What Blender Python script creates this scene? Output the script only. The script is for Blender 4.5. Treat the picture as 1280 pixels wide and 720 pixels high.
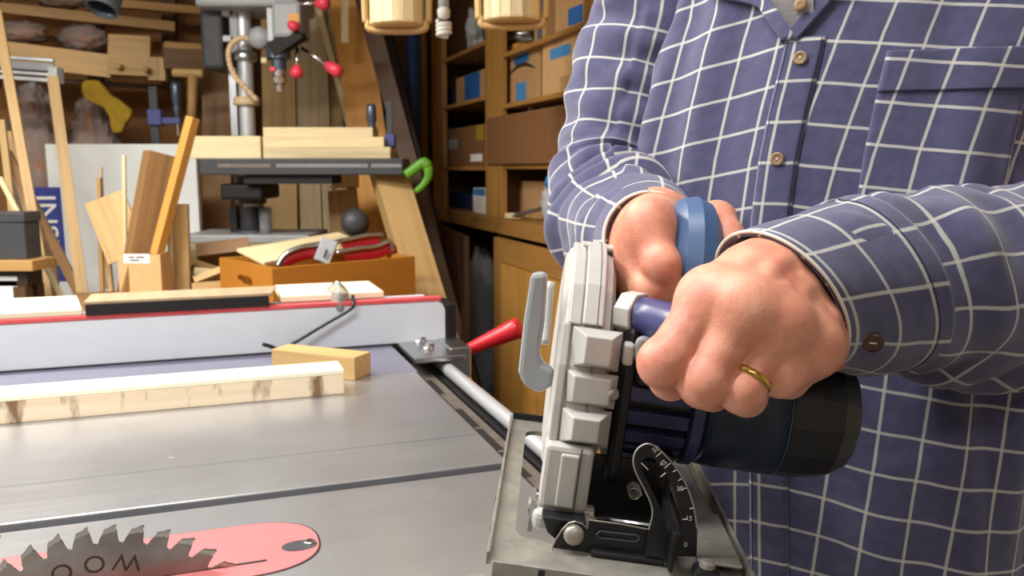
import bpy, bmesh, math, random
import numpy as np
from mathutils import Vector, Matrix, noise as mnoise
random.seed(7); np.random.seed(7)
SC = bpy.context.scene
COL = SC.collection
for o in list(bpy.data.objects): bpy.data.objects.remove(o)

# ------------------------------------------------------------------ camera
FPX = 1050.0; PITCH = math.radians(8.13); CAM = np.array([0.0, 0.0, 1.22])
cd = bpy.data.cameras.new('camera'); cam = bpy.data.objects.new('camera', cd); COL.objects.link(cam)
cam.location = CAM; cam.rotation_euler = (math.radians(90) - PITCH, 0, 0)
cd.sensor_width = 36.0; cd.lens = 36.0 * FPX / 1280.0; cd.clip_start = 0.02
cd.dof.use_dof = True; cd.dof.focus_distance = 0.56; cd.dof.aperture_fstop = 15.0
SC.camera = cam
# ------------------------------------------------------------------ world, lights, exposure
w = bpy.data.worlds.new('world'); SC.world = w; w.use_nodes = True
w.node_tree.nodes['Background'].inputs[0].default_value = (0.75, 0.82, 1.0, 1)
w.node_tree.nodes['Background'].inputs[1].default_value = 0.15
SC.view_settings.view_transform = 'Standard'; SC.view_settings.look = 'None'
SC.view_settings.gamma = 1.0; SC.view_settings.use_curve_mapping = False
SC.view_settings.exposure = -0.5

_f = np.array([0, math.cos(PITCH), -math.sin(PITCH)]); _u = np.array([0, math.sin(PITCH), math.cos(PITCH)])
def ray(px, py): return _f + np.array([(px-640)/FPX, 0, 0]) + (360-py)/FPX*_u
def W(px, py, d):                       # point seen at (px,py) standing d metres into the room
    r = ray(px, py); return CAM + r*(d/r[1])
def Zp(px, py, z):                      # point seen at (px,py) on the level z
    r = ray(px, py); return CAM + r*((z-CAM[2])/r[2])
AL = math.radians(19.7)                 # the workshop's axes are turned against the camera
VA = np.array([math.cos(AL), math.sin(AL), 0]); UA = np.array([-math.sin(AL), math.cos(AL), 0]); ZA = np.array([0, 0, 1.0])
def R(a, b, z): return a*VA + b*UA + z*ZA
def Ap(px, py, a):                      # point seen at (px,py) on the wall plane 'a'
    r = ray(px, py); return CAM + r*((a - CAM@VA)/(r@VA))
def Bp(px, py, b):
    r = ray(px, py); return CAM + r*((b - CAM@UA)/(r@UA))
def nrm(x): x = np.asarray(x, float); return x/max(1e-9, np.linalg.norm(x))

class Fr:                               # a local frame: origin, three axes, scale
    def __init__(s, o=(0,0,0), x=(1,0,0), y=(0,1,0), z=(0,0,1), k=1.0):
        s.o = np.asarray(o, float); s.x = np.asarray(x, float); s.y = np.asarray(y, float); s.z = np.asarray(z, float); s.k = k
    def p(s, a, b, c): return s.o + s.k*(a*s.x + b*s.y + c*s.z)
    def inv(s, q):
        q = (np.asarray(q)-s.o)/s.k; return np.array([q@s.x, q@s.y, q@s.z])
WF = Fr()
RF = Fr((0,0,0), VA, UA, ZA)

# ------------------------------------------------------------------ materials
def lin(c):
    return tuple(((x/255)/12.92 if x/255 <= 0.04045 else (((x/255)+0.055)/1.055)**2.4) for x in c) + (1,)
MATS = {}
class NT:
    def __init__(s, name):
        s.m = bpy.data.materials.new(name); s.m.use_nodes = True; s.t = s.m.node_tree; s.b = s.t.nodes['Principled BSDF']
    def n(s, typ, **kw):
        nd = s.t.nodes.new(typ)
        for k, v in kw.items():
            if k.startswith('i_'):
                nd.inputs[int(k[2:]) if k[2:].isdigit() else k[2:].replace('_', ' ')].default_value = v
            else: setattr(nd, k, v)
        return nd
    def l(s, a, b): s.t.links.new(a, b)
    def math(s, op, a, b=None, c=None):
        nd = s.n('ShaderNodeMath', operation=op)
        for i, x in enumerate((a, b, c)):
            if x is None: continue
            if isinstance(x, (int, float)): nd.inputs[i].default_value = x
            else: s.l(x, nd.inputs[i])
        return nd.outputs[0]
    def mix(s, f, a, b):
        nd = s.n('ShaderNodeMix', data_type='RGBA')
        for i, x in ((0, f), (6, a), (7, b)):
            if isinstance(x, (int, float, tuple)): nd.inputs[i].default_value = x
            else: s.l(x, nd.inputs[i])
        return nd.outputs[2]
    def ramp(s, f, stops):
        nd = s.n('ShaderNodeValToRGB'); s.l(f, nd.inputs[0]); cr = nd.color_ramp
        while len(cr.elements) < len(stops): cr.elements.new(0.5)
        for e, (p, c) in zip(cr.elements, stops): e.position = p; e.color = c
        return nd.outputs[0]
    def noise(s, vec, scale, detail=3, rough=0.55):
        nd = s.n('ShaderNodeTexNoise'); nd.inputs['Scale'].default_value = scale; nd.inputs['Detail'].default_value = detail
        nd.inputs['Roughness'].default_value = rough
        if vec is not None: s.l(vec, nd.inputs['Vector'])
        return nd.outputs[0]
    def bump(s, h, strength=0.2, dist=0.001):
        nd = s.n('ShaderNodeBump'); nd.inputs['Strength'].default_value = strength; nd.inputs['Distance'].default_value = dist
        s.l(h, nd.inputs['Height']); s.l(nd.outputs[0], s.b.inputs['Normal'])
    def done(s, name): MATS[name] = s.m; return s.m

def plain(name, c, rough=0.5, metal=0.0, var=0.08, scale=30, bump=0.0, spec=0.5, **kw):
    m = NT(name); base = lin(c)
    tc = m.n('ShaderNodeTexCoord'); nz = m.noise(tc.outputs['Object'], scale, 4)
    lo = tuple(x*(1-var) for x in base[:3])+(1,); hi = tuple(min(1, x*(1+var)) for x in base[:3])+(1,)
    m.l(m.ramp(nz, [(0.3, lo), (0.7, hi)]), m.b.inputs['Base Color'])
    m.b.inputs['Roughness'].default_value = rough; m.b.inputs['Metallic'].default_value = metal
    m.b.inputs['Specular IOR Level'].default_value = spec
    for k, v in kw.items(): m.b.inputs[k].default_value = v
    if bump: m.bump(nz, bump)
    return m.done(name)

def wood(name, c, dark=0.72, rough=0.55, grain=38, knots=0.0):
    m = NT(name); base = lin(c); base = (base[0]*0.97, base[1]*1.06, base[2]*1.06, 1)
    uv = m.n('ShaderNodeUVMap'); oi = m.n('ShaderNodeObjectInfo')
    add = m.n('ShaderNodeVectorMath', operation='ADD'); m.l(uv.outputs[0], add.inputs[0])
    cmb = m.n('ShaderNodeCombineXYZ'); rr = m.math('MULTIPLY', oi.outputs['Random'], 37.0)
    m.l(rr, cmb.inputs[0]); m.l(rr, cmb.inputs[1]); m.l(cmb.outputs[0], add.inputs[1])
    mp = m.n('ShaderNodeMapping'); mp.inputs['Scale'].default_value = (1.6, grain, 1); m.l(add.outputs[0], mp.inputs[0])
    n1 = m.noise(mp.outputs[0], 1.0, 5, 0.6)
    mp2 = m.n('ShaderNodeMapping'); mp2.inputs['Scale'].default_value = (2.5, 9, 1); m.l(add.outputs[0], mp2.inputs[0])
    n2 = m.noise(mp2.outputs[0], 1.0, 2)
    g = m.math('ADD', m.math('MULTIPLY', n1, 0.65), m.math('MULTIPLY', n2, 0.35))
    dk = tuple(x*dark for x in base[:3])+(1,); hi = tuple(min(1, x*1.12) for x in base[:3])+(1,)
    col = m.ramp(g, [(0.36, dk), (0.5, base), (0.66, hi)])
    tint = m.math('ADD', 0.9, m.math('MULTIPLY', oi.outputs['Random'], 0.2))
    hs = m.n('ShaderNodeHueSaturation'); m.l(tint, hs.inputs['Value']); m.l(col, hs.inputs['Color'])
    m.l(hs.outputs[0], m.b.inputs['Base Color'])
    m.b.inputs['Roughness'].default_value = rough
    m.bump(n1, 0.12, 0.001)
    return m.done(name)

wood('pine', (222, 196, 154)); wood('pale_pine', (240, 226, 196), 0.85); wood('tan_wood', (200, 158, 104)); wood('oak', (178, 134, 82))
wood('brown_wood', (148, 106, 66), 0.65); wood('dark_wood', (84, 54, 32), 0.6); wood('black_brown', (46, 30, 20), 0.6)
wood('orange_ply', (224, 154, 72), 0.85); wood('ochre_panel', (196, 138, 66), 0.78); wood('cabinet_wood', (164, 114, 56), 0.72)
wood('cabinet_dark', (112, 72, 38), 0.7); wood('grey_wood', (190, 162, 124), 0.8); wood('tray_ply', (178, 112, 34), 0.88)
wood('grey_brown', (164, 136, 108), 0.85); wood('walnut_board', (120, 88, 62), 0.7)
plain('cardboard', (182, 142, 96), 0.85, var=0.06); plain('cardboard_light', (204, 164, 114), 0.85, var=0.06); plain('cardboard_dark', (124, 84, 48), 0.85, var=0.08)
plain('blue_tape', (40, 100, 170), 0.6); plain('navy_thing', (24, 44, 84), 0.6); plain('light_blue', (70, 140, 200), 0.6)
plain('white_paint', (228, 228, 224), 0.6, var=0.03); plain('foam_white', (226, 230, 230), 0.8, var=0.04, scale=8)
plain('print_blue', (46, 60, 140), 0.6); plain('print_grey', (90, 92, 104), 0.7); plain('ink_brown', (58, 40, 26), 0.7)
plain('red_plastic', (196, 30, 44), 0.35); plain('pink_red', (224, 62, 84), 0.35); plain('red_strip', (216, 84, 88), 0.45); plain('insert_red', (194, 112, 113), 0.4, var=0.04)
plain('black_plastic', (22, 22, 25), 0.4); plain('dark_grey', (58, 60, 64), 0.5); plain('matte_black', (16, 14, 14), 0.7)
plain('grey_paint', (150, 154, 158), 0.45); plain('light_grey_paint', (196, 200, 202), 0.45); plain('steel_blue', (92, 104, 120), 0.35, 0.7)
plain('column_steel', (206, 209, 213), 0.3, 0.5, var=0.03); plain('chrome', (214, 216, 220), 0.16, 1.0, var=0.03); plain('alu', (186, 190, 194), 0.3, 1.0, var=0.05); plain('iron', (122, 114, 104), 0.45, 0.5, var=0.25, scale=60, bump=0.15)
plain('clamp_blue', (72, 80, 140), 0.45); plain('green_plastic', (92, 152, 32), 0.45, var=0.15); plain('beige_hose', (206, 178, 140), 0.5)
plain('yellow_cloth', (164, 134, 32), 0.9, var=0.15, scale=50, bump=0.3); plain('wall_brown', (142, 98, 54), 0.8, var=0.25, scale=3)
plain('ceiling_white', (222, 220, 214), 0.9, var=0.03); plain('floor_concrete', (126, 120, 112), 0.8, var=0.15, scale=4, bump=0.1); plain('plaster', (196, 188, 176), 0.9, var=0.05)
plain('bulb_white', (240, 240, 236), 0.3, var=0.01); plain('brown_ball', (112, 64, 34), 0.6, var=0.3, scale=14)
plain('rubber', (30, 30, 32), 0.8); plain('paper', (236, 234, 228), 0.8, var=0.02); plain('gold', (212, 176, 96), 0.2, 1.0, var=0.04); plain('denim', (44, 54, 84), 0.85, var=0.15, scale=120, bump=0.2)
plain('button', (150, 122, 92), 0.25, var=0.25, scale=150); plain('button_dark', (74, 50, 34), 0.25, var=0.2, scale=150); plain('thread', (216, 212, 196), 0.8)
plain('stitch', (46, 47, 76), 0.9); plain('henley', (128, 124, 120), 0.9, var=0.2, scale=400, bump=0.2); plain('hair', (120, 112, 104), 0.7, var=0.3, scale=90); plain('eye_white', (236, 232, 226), 0.2, var=0.02); plain('iris', (60, 74, 84), 0.2)
plain('guard_grey', (176, 174, 168), 0.42, var=0.05, scale=40, bump=0.03); plain('guard_clear', (150, 153, 155), 0.25, var=0.04); plain('saw_navy', (17, 36, 60), 0.38, var=0.08)
plain('saw_blue', (66, 92, 128), 0.4, var=0.06); plain('saw_purple', (58, 60, 104), 0.35, var=0.1); plain('saw_black', (20, 21, 24), 0.35, var=0.1); plain('saw_grey', (62, 66, 76), 0.4)
plain('shoe_metal', (150, 146, 136), 0.4, 0.45, var=0.2, scale=70, bump=0.1); plain('black_metal', (34, 34, 36), 0.4, 0.4, var=0.3, scale=90); plain('white_mark', (200, 200, 196), 0.7)
plain('carbide', (176, 172, 164), 0.25, 1.0, var=0.1)
def translucent(name, c, rough=0.15, alpha=0.45):
    m = NT(name); m.b.inputs['Base Color'].default_value = lin(c); m.b.inputs['Roughness'].default_value = rough
    m.b.inputs['Transmission Weight'].default_value = alpha; m.b.inputs['IOR'].default_value = 1.2
    tc = m.n('ShaderNodeTexCoord'); m.bump(m.noise(tc.outputs['Object'], 40, 3), 0.6, 0.01)
    return m.done(name)
plain('bundle_brown', (158, 112, 86), 0.6, var=0.4, scale=9); translucent('clear_wrap', (240, 236, 232), 0.06, 0.80); translucent('lens_clear', (206, 208, 206), 0.03, 0.7); translucent('bag_white', (222, 224, 226), 0.3, 0.4)

def steel_table():
    m = NT('cast_iron_top'); uv = m.n('ShaderNodeUVMap')
    mp = m.n('ShaderNodeMapping'); mp.inputs['Scale'].default_value = (3, 160, 1); m.l(uv.outputs[0], mp.inputs[0])
    st = m.noise(mp.outputs[0], 1, 4, 0.7)
    blot = m.noise(uv.outputs[0], 7, 4)
    col = m.mix(blot, lin((172, 173, 177)), lin((214, 216, 220)))
    mp2 = m.n('ShaderNodeMapping'); mp2.inputs['Scale'].default_value = (14, 50, 1); mp2.inputs['Rotation'].default_value = (0, 0, 0.25); m.l(uv.outputs[0], mp2.inputs[0])
    sc = m.noise(mp2.outputs[0], 1, 6, 0.7)
    spk = m.ramp(sc, [(0.66, (0, 0, 0, 1)), (0.74, (1, 1, 1, 1))])
    m.l(m.mix(spk, col, lin((226, 222, 216))), m.b.inputs['Base Color'])
    m.b.inputs['Metallic'].default_value = 0.8
    rg = m.math('ADD', 0.24, m.math('ADD', m.math('MULTIPLY', st, 0.12), m.math('MULTIPLY', spk, 0.2)))
    m.l(rg, m.b.inputs['Roughness'])
    m.bump(st, 0.05, 0.0006)
    return m.done('cast_iron_top')
steel_table()
plain('fence_white', (214, 220, 226), 0.3, var=0.02); plain('laminate', (106, 106, 124), 0.3, var=0.05)

def plaid():
    m = NT('plaid_flannel'); uv = m.n('ShaderNodeUVMap'); sp = m.n('ShaderNodeSeparateXYZ'); m.l(uv.outputs[0], sp.inputs[0])
    tc = m.n('ShaderNodeTexCoord')
    wob = m.noise(uv.outputs[0], 60, 2)
    def line(c, width):
        f = m.math('FRACT', m.math('ADD', m.math('MULTIPLY', c, 1/0.0345), m.math('MULTIPLY', wob, 0.03)))
        d = m.math('ABSOLUTE', m.math('SUBTRACT', f, 0.5))
        return m.math('SUBTRACT', 1.0, m.math('SMOOTH_MAX', 0.0, m.math('MINIMUM', 1.0, m.math('MULTIPLY', m.math('MAXIMUM', 0.0, m.math('SUBTRACT', d, width)), 60.0)), 0.01))
    tw = m.math('FRACT', m.math('MULTIPLY', m.math('ADD', sp.outputs[0], sp.outputs[1]), 1/0.0016))
    tw = m.math('MULTIPLY', m.math('GREATER_THAN', tw, 0.36), 1.0)
    lu = line(sp.outputs[0], 0.028); lv = line(sp.outputs[1], 0.028)
    ln = m.math('MAXIMUM', lu, lv); both = m.math('MULTIPLY', lu, lv)
    amt = m.math('MAXIMUM', m.math('MULTIPLY', ln, m.math('ADD', 0.5, m.math('MULTIPLY', tw, 0.4))), both)
    nz = m.noise(uv.outputs[0], 90, 4)
    base = m.ramp(nz, [(0.3, lin((63, 63, 91))), (0.7, lin((77, 76, 108)))])
    m.l(m.mix(amt, base, lin((196, 194, 184))), m.b.inputs['Base Color'])
    m.b.inputs['Roughness'].default_value = 0.9; m.b.inputs['Specular IOR Level'].default_value = 0.2
    m.b.inputs['Sheen Weight'].default_value = 0.25; m.b.inputs['Sheen Roughness'].default_value = 0.6
    fn = m.noise(uv.outputs[0], 900, 2); m.bump(m.math('ADD', fn, m.math('MULTIPLY', nz, 0.6)), 0.35, 0.0008)
    return m.done('plaid_flannel')
plaid()
def skin():
    m = NT('skin'); tc = m.n('ShaderNodeTexCoord')
    n1 = m.noise(tc.outputs['Object'], 38, 4); n2 = m.noise(tc.outputs['Object'], 160, 3)
    c = m.ramp(n1, [(0.32, lin((194, 122, 98))), (0.5, lin((214, 148, 120))), (0.68, lin((226, 168, 140)))])
    m.l(m.mix(m.math('MULTIPLY', n2, 0.3), c, lin((194, 106, 84))), m.b.inputs['Base Color'])
    m.b.inputs['Roughness'].default_value = 0.5; m.b.inputs['Subsurface Weight'].default_value = 0.12
    m.b.inputs['Subsurface Radius'].default_value = (0.01, 0.004, 0.002); m.b.inputs['Subsurface Scale'].default_value = 0.4
    vo = m.n('ShaderNodeTexVoronoi'); vo.inputs['Scale'].default_value = 620; m.l(tc.outputs['Object'], vo.inputs['Vector'])
    m.bump(m.math('ADD', m.math('MULTIPLY', vo.outputs[0], 0.5), n2), 0.18, 0.0012)
    return m.done('skin')
skin()

# ------------------------------------------------------------------ mesh helpers
ORG = {}                                 # world origin of every object built
def _link(o, parent, origin):
    COL.objects.link(o)
    if parent is not None:
        o.parent = parent; ORG[o.name] = ORG[parent.name]
    else:
        o.location = origin; ORG[o.name] = np.asarray(origin, float)
def tag(o, label=None, cat=None, group=None, kind=None):
    if label: o['label'] = label
    if cat: o['category'] = cat
    if group: o['group'] = group
    if kind: o['kind'] = kind
    return o
def thing(name, label, cat, loc, group=None):
    o = bpy.data.objects.new(name, None); o.empty_display_size = 0.05
    _link(o, None, loc); return tag(o, label, cat, group)
def add(name, geo, mat, parent=None, origin=None, smooth=False, bev=0.0, sub=0, seg=2):
    vs, fs = geo[0], geo[1]; uvs = geo[2] if len(geo) > 2 else None
    vs = np.asarray(vs, float)
    if parent is not None: org = ORG[parent.name]
    elif origin is not None: org = np.asarray(origin, float)
    else: org = np.array([vs[:, 0].mean(), vs[:, 1].mean(), vs[:, 2].min()])
    me = bpy.data.meshes.new(name); me.from_pydata((vs-org).tolist(), [], [list(map(int, f)) for f in fs])
    if uvs is not None:
        ul = me.uv_layers.new(name='UVMap'); ul.data.foreach_set('uv', np.asarray(uvs, dtype=np.float32).ravel())
    me.materials.append(MATS[mat] if isinstance(mat, str) else mat)
    if smooth: me.polygons.foreach_set('use_smooth', [True]*len(me.polygons))
    me.update()
    o = bpy.data.objects.new(name, me); _link(o, parent, org)
    if bev:
        b = o.modifiers.new('bevel', 'BEVEL'); b.width = bev; b.segments = seg; b.limit_method = 'ANGLE'; b.angle_limit = math.radians(35)
    if sub:
        s = o.modifiers.new('subdivision', 'SUBSURF'); s.levels = sub; s.render_levels = sub
    return o
def join(*geos):
    V, Fc, U = [], [], []; n = 0; hasuv = all(len(g) > 2 for g in geos)
    for g in geos:
        V.append(np.asarray(g[0], float)); Fc += [[i+n for i in f] for f in g[1]]; n += len(g[0])
        if hasuv: U += list(g[2])
    V = np.concatenate(V)
    return (V, Fc, U) if hasuv else (V, Fc)
def box(fr, x0, x1, y0, y1, z0, z1):
    c = [(x, y, z) for x in (x0, x1) for y in (y0, y1) for z in (z0, z1)]
    vs = [fr.p(*q) for q in c]
    fs = [(0,1,3,2), (4,6,7,5), (0,4,5,1), (2,3,7,6), (0,2,6,4), (1,5,7,3)]
    if np.dot(np.cross(fr.x, fr.y), fr.z) < 0: fs = [f[::-1] for f in fs]
    dims = [abs(x1-x0), abs(y1-y0), abs(z1-z0)]; L = int(np.argmax(dims)); others = [i for i in range(3) if i != L]
    uv = []
    for f in fs:
        for i in f:
            q = c[i]; uv.append((q[L]*fr.k, (q[others[0]]*1.0 + q[others[1]]*0.77)*fr.k))
    return vs, fs, uv
def plank_geo(p0, p1, w, t, n):
    p0 = np.asarray(p0, float); p1 = np.asarray(p1, float); ax = p1-p0; L = np.linalg.norm(ax); ax = ax/L
    n = np.asarray(n, float); n = nrm(n - (n@ax)*ax); s = np.cross(n, ax)
    return box(Fr(p0, ax, s, n), 0, L, -w/2, w/2, -t/2, t/2)
def frames(path):
    path = np.asarray(path, float); n = len(path); T = np.gradient(path, axis=0); T /= np.linalg.norm(T, axis=1)[:, None]
    ref = np.array([0, 0, 1.0]) if abs(T[0][2]) < 0.9 else np.array([1.0, 0, 0])
    N = [nrm(ref - (ref@T[0])*T[0])]
    for i in range(1, n): N.append(nrm(N[-1] - (N[-1]@T[i])*T[i]))
    N = np.array(N); B = np.cross(T, N); return T, N, B
def spline(pts, n):
    pts = np.asarray(pts, float); m = len(pts); ts = np.linspace(0, m-1, n); out = []
    P = np.vstack([2*pts[0]-pts[1], pts, 2*pts[-1]-pts[-2]])
    for t in ts:
        i = min(int(t), m-2); f = t-i; a, b, c, d = P[i], P[i+1], P[i+2], P[i+3]
        out.append(0.5*((2*b) + (-a+c)*f + (2*a-5*b+4*c-d)*f*f + (-a+3*b-3*c+d)*f**3))
    return np.array(out)
def tube(path, rad, seg=12, cap=True, sx=1.0, sy=1.0, rot=0.0):
    path = np.asarray(path, float); n = len(path); T, N, B = frames(path)
    rad = np.full(n, rad) if np.isscalar(rad) else np.asarray(rad, float)
    vs, fs, uv = [], [], []
    L = np.concatenate([[0], np.cumsum(np.linalg.norm(np.diff(path, axis=0), axis=1))])
    for i in range(n):
        for j in range(seg):
            a = rot + 2*math.pi*j/seg
            vs.append(path[i] + rad[i]*(sx*math.cos(a)*N[i] + sy*math.sin(a)*B[i]))
    for i in range(n-1):
        for j in range(seg):
            k = (j+1) % seg
            fs.append((i*seg+j, i*seg+k, (i+1)*seg+k, (i+1)*seg+j))
            r = rad[i]*2*math.pi/seg
            uv += [(L[i], j*r), (L[i], (j+1)*r), (L[i+1], (j+1)*r), (L[i+1], j*r)]
    if cap:
        fs.append(tuple(range(seg))[::-1]); uv += [(0, 0)]*seg
        fs.append(tuple((n-1)*seg+j for j in range(seg))); uv += [(0, 0)]*seg
    return vs, fs, uv
def lathe(fr, prof, seg=24):             # prof: (radius, height) pairs along the frame's z
    vs, fs = [], []; n = len(prof)
    for r, h in prof:
        for j in range(seg):
            a = 2*math.pi*j/seg; vs.append(fr.p(max(r, 1e-5)*math.cos(a), max(r, 1e-5)*math.sin(a), h))
    for i in range(n-1):
        for j in range(seg):
            k = (j+1) % seg; fs.append((i*seg+j, i*seg+k, (i+1)*seg+k, (i+1)*seg+j))
    fs.append(tuple(range(seg))[::-1]); fs.append(tuple((n-1)*seg+j for j in range(seg)))
    return vs, fs
def axis_frame(o, z, k=1.0):
    z = nrm(z); ref = np.array([0, 0, 1.0]) if abs(z[2]) < 0.9 else np.array([1.0, 0, 0])
    x = nrm(np.cross(ref, z)); return Fr(o, x, np.cross(z, x), z, k)
def prism(fr, pts, z0, z1):              # polygon in the frame's xy, extruded along its z
    n = len(pts); vs = [fr.p(x, y, z0) for x, y in pts] + [fr.p(x, y, z1) for x, y in pts]
    area = sum(pts[i][0]*pts[(i+1) % n][1]-pts[(i+1) % n][0]*pts[i][1] for i in range(n))
    fs = [tuple(range(n))[::-1], tuple(range(n, 2*n))] + [(i, (i+1) % n, n+(i+1) % n, n+i) for i in range(n)]
    hand = np.dot(np.cross(fr.x, fr.y), fr.z)*(z1-z0)*area
    if hand < 0: fs = [f[::-1] for f in fs]
    uv = []
    allp = list(pts)+list(pts)
    for f in fs:
        for i in f: uv.append((allp[i][1]*fr.k, allp[i][0]*fr.k + (0.01 if i >= n else 0)))
    return vs, fs, uv
def sheet2d(fr, outlines, t):            # flat plate with holes, thickness t (real geometry, from a filled 2-D curve)
    cu = bpy.data.curves.new('tmp', 'CURVE'); cu.dimensions = '2D'; cu.fill_mode = 'BOTH'; cu.extrude = t/2
    for pts in outlines:
        s = cu.splines.new('POLY'); s.points.add(len(pts)-1)
        for q, (x, y) in zip(s.points, pts): q.co = (x, y, 0, 1)
        s.use_cyclic_u = True
    return _curve_geo(cu, fr)
def _curve_geo(cu, fr):
    ob = bpy.data.objects.new('tmp', cu); me = ob.to_mesh()
    vs = [fr.p(*v.co) for v in me.vertices]; fs = [tuple(p.vertices) for p in me.polygons]
    ob.to_mesh_clear(); bpy.data.objects.remove(ob); bpy.data.curves.remove(cu)
    return vs, fs
def text_geo(fr, s, size, t=0.0004):
    cu = bpy.data.curves.new('tmp', 'FONT'); cu.body = s; cu.size = size; cu.extrude = t; cu.align_x = 'CENTER'; cu.align_y = 'CENTER'; cu.resolution_u = 3
    return _curve_geo(cu, fr)
def blob(c, r, amp=0.15, freq=2.0, seg=20, rings=12, seed=0, fr=None):
    vs, fs = [], []; c = np.asarray(c, float); r = np.asarray(r, float)
    for i in range(rings+1):
        th = math.pi*i/rings
        for j in range(seg):
            a = 2*math.pi*j/seg; d = np.array([math.sin(th)*math.cos(a), math.sin(th)*math.sin(a), math.cos(th)])
            k = 1 + amp*mnoise.noise(Vector(d*freq + seed*3.1)) + amp*0.5*mnoise.noise(Vector(d*freq*2.7 + seed*5.7))
            q = d*r*k
            vs.append(c+q if fr is None else fr.p(*(q)))
    for i in range(rings):
        for j in range(seg):
            k = (j+1) % seg; fs.append((i*seg+j, (i+1)*seg+j, (i+1)*seg+k, i*seg+k))
    return vs, fs
def mpp(d): return d/FPX                 # metres per pixel at depth d

# ------------------------------------------------------------------ the room
FLOOR_A, WALL_R, WALL_B, WALL_L, WALL_F, CEIL = 0, 1.46, 4.28, -3.2, -2.2, 2.32
def struct(name, geo, mat, **kw): return tag(add(name, geo, mat, **kw), kind='structure')
struct('floor', box(RF, WALL_L, WALL_R, WALL_F, WALL_B, -0.1, 0), 'floor_concrete')
struct('ceiling', box(RF, WALL_L, WALL_R, WALL_F, WALL_B, CEIL, CEIL+0.1), 'ceiling_white')
struct('wall_back', box(RF, WALL_L, WALL_R, WALL_B, WALL_B+0.1, 0, CEIL), 'wall_brown')
struct('wall_right', box(RF, WALL_R, WALL_R+0.1, WALL_F, WALL_B, 0, CEIL), 'plaster')
struct('wall_left', box(RF, WALL_L-0.1, WALL_L, WALL_F, WALL_B, 0, CEIL), 'plaster')
struct('wall_front', box(RF, WALL_L, WALL_R, WALL_F-0.1, WALL_F, 0, CEIL), 'plaster')

# ceiling shop lights: a housing with two tubes each, the lamp's light at the tubes
def shop_light(a, b, L, label, power, col=(1.0, 0.97, 0.92), along='a'):
    t = thing('shop_light', label, 'light', R(a, b, CEIL-0.06), 'ceiling shop lights')
    fr = Fr(R(a, b, CEIL), VA if along == 'a' else UA, UA if along == 'a' else -VA, ZA)
    add('housing', box(fr, -L/2, L/2, -0.08, 0.08, -0.045, -0.001), 'white_paint', t, bev=0.006)
    m = MATS.get('tube_glow')
    if m is None:
        q = NT('tube_glow'); q.b.inputs['Emission Color'].default_value = (1, 0.97, 0.92, 1); q.b.inputs['Emission Strength'].default_value = 6; m = q.done('tube_glow')
    for s in (-0.04, 0.04):
        add('light_tube', tube([fr.p(-L/2+0.02, s, -0.062), fr.p(L/2-0.02, s, -0.062)], 0.0125, 12), m, t, smooth=False)
    ld = bpy.data.lights.new('shop_light_lamp', 'AREA'); ld.shape = 'RECTANGLE'; ld.size = L; ld.size_y = 0.16; ld.energy = power; ld.color = col
    lo = bpy.data.objects.new('lamp', ld); COL.objects.link(lo); lo.parent = t; ORG[lo.name] = ORG[t.name]
    lo.location = (0, 0, -0.03); lo.rotation_euler = (0, 0, AL if along == 'a' else AL+math.pi/2)
shop_light(-0.35, 0.55, 1.2, 'long ceiling light fixture above the table saw blade', 36, (0.97, 0.98, 1.0))
shop_light(-0.15, -0.9, 1.2, 'long ceiling light fixture behind the camera', 13)
shop_light(-0.75, 1.75, 1.2, 'long ceiling light fixture above the fence', 84, (1.0, 0.95, 0.87))
shop_light(-2.0, 1.2, 1.2, 'long ceiling light fixture near the left wall', 60, along='b')
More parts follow.
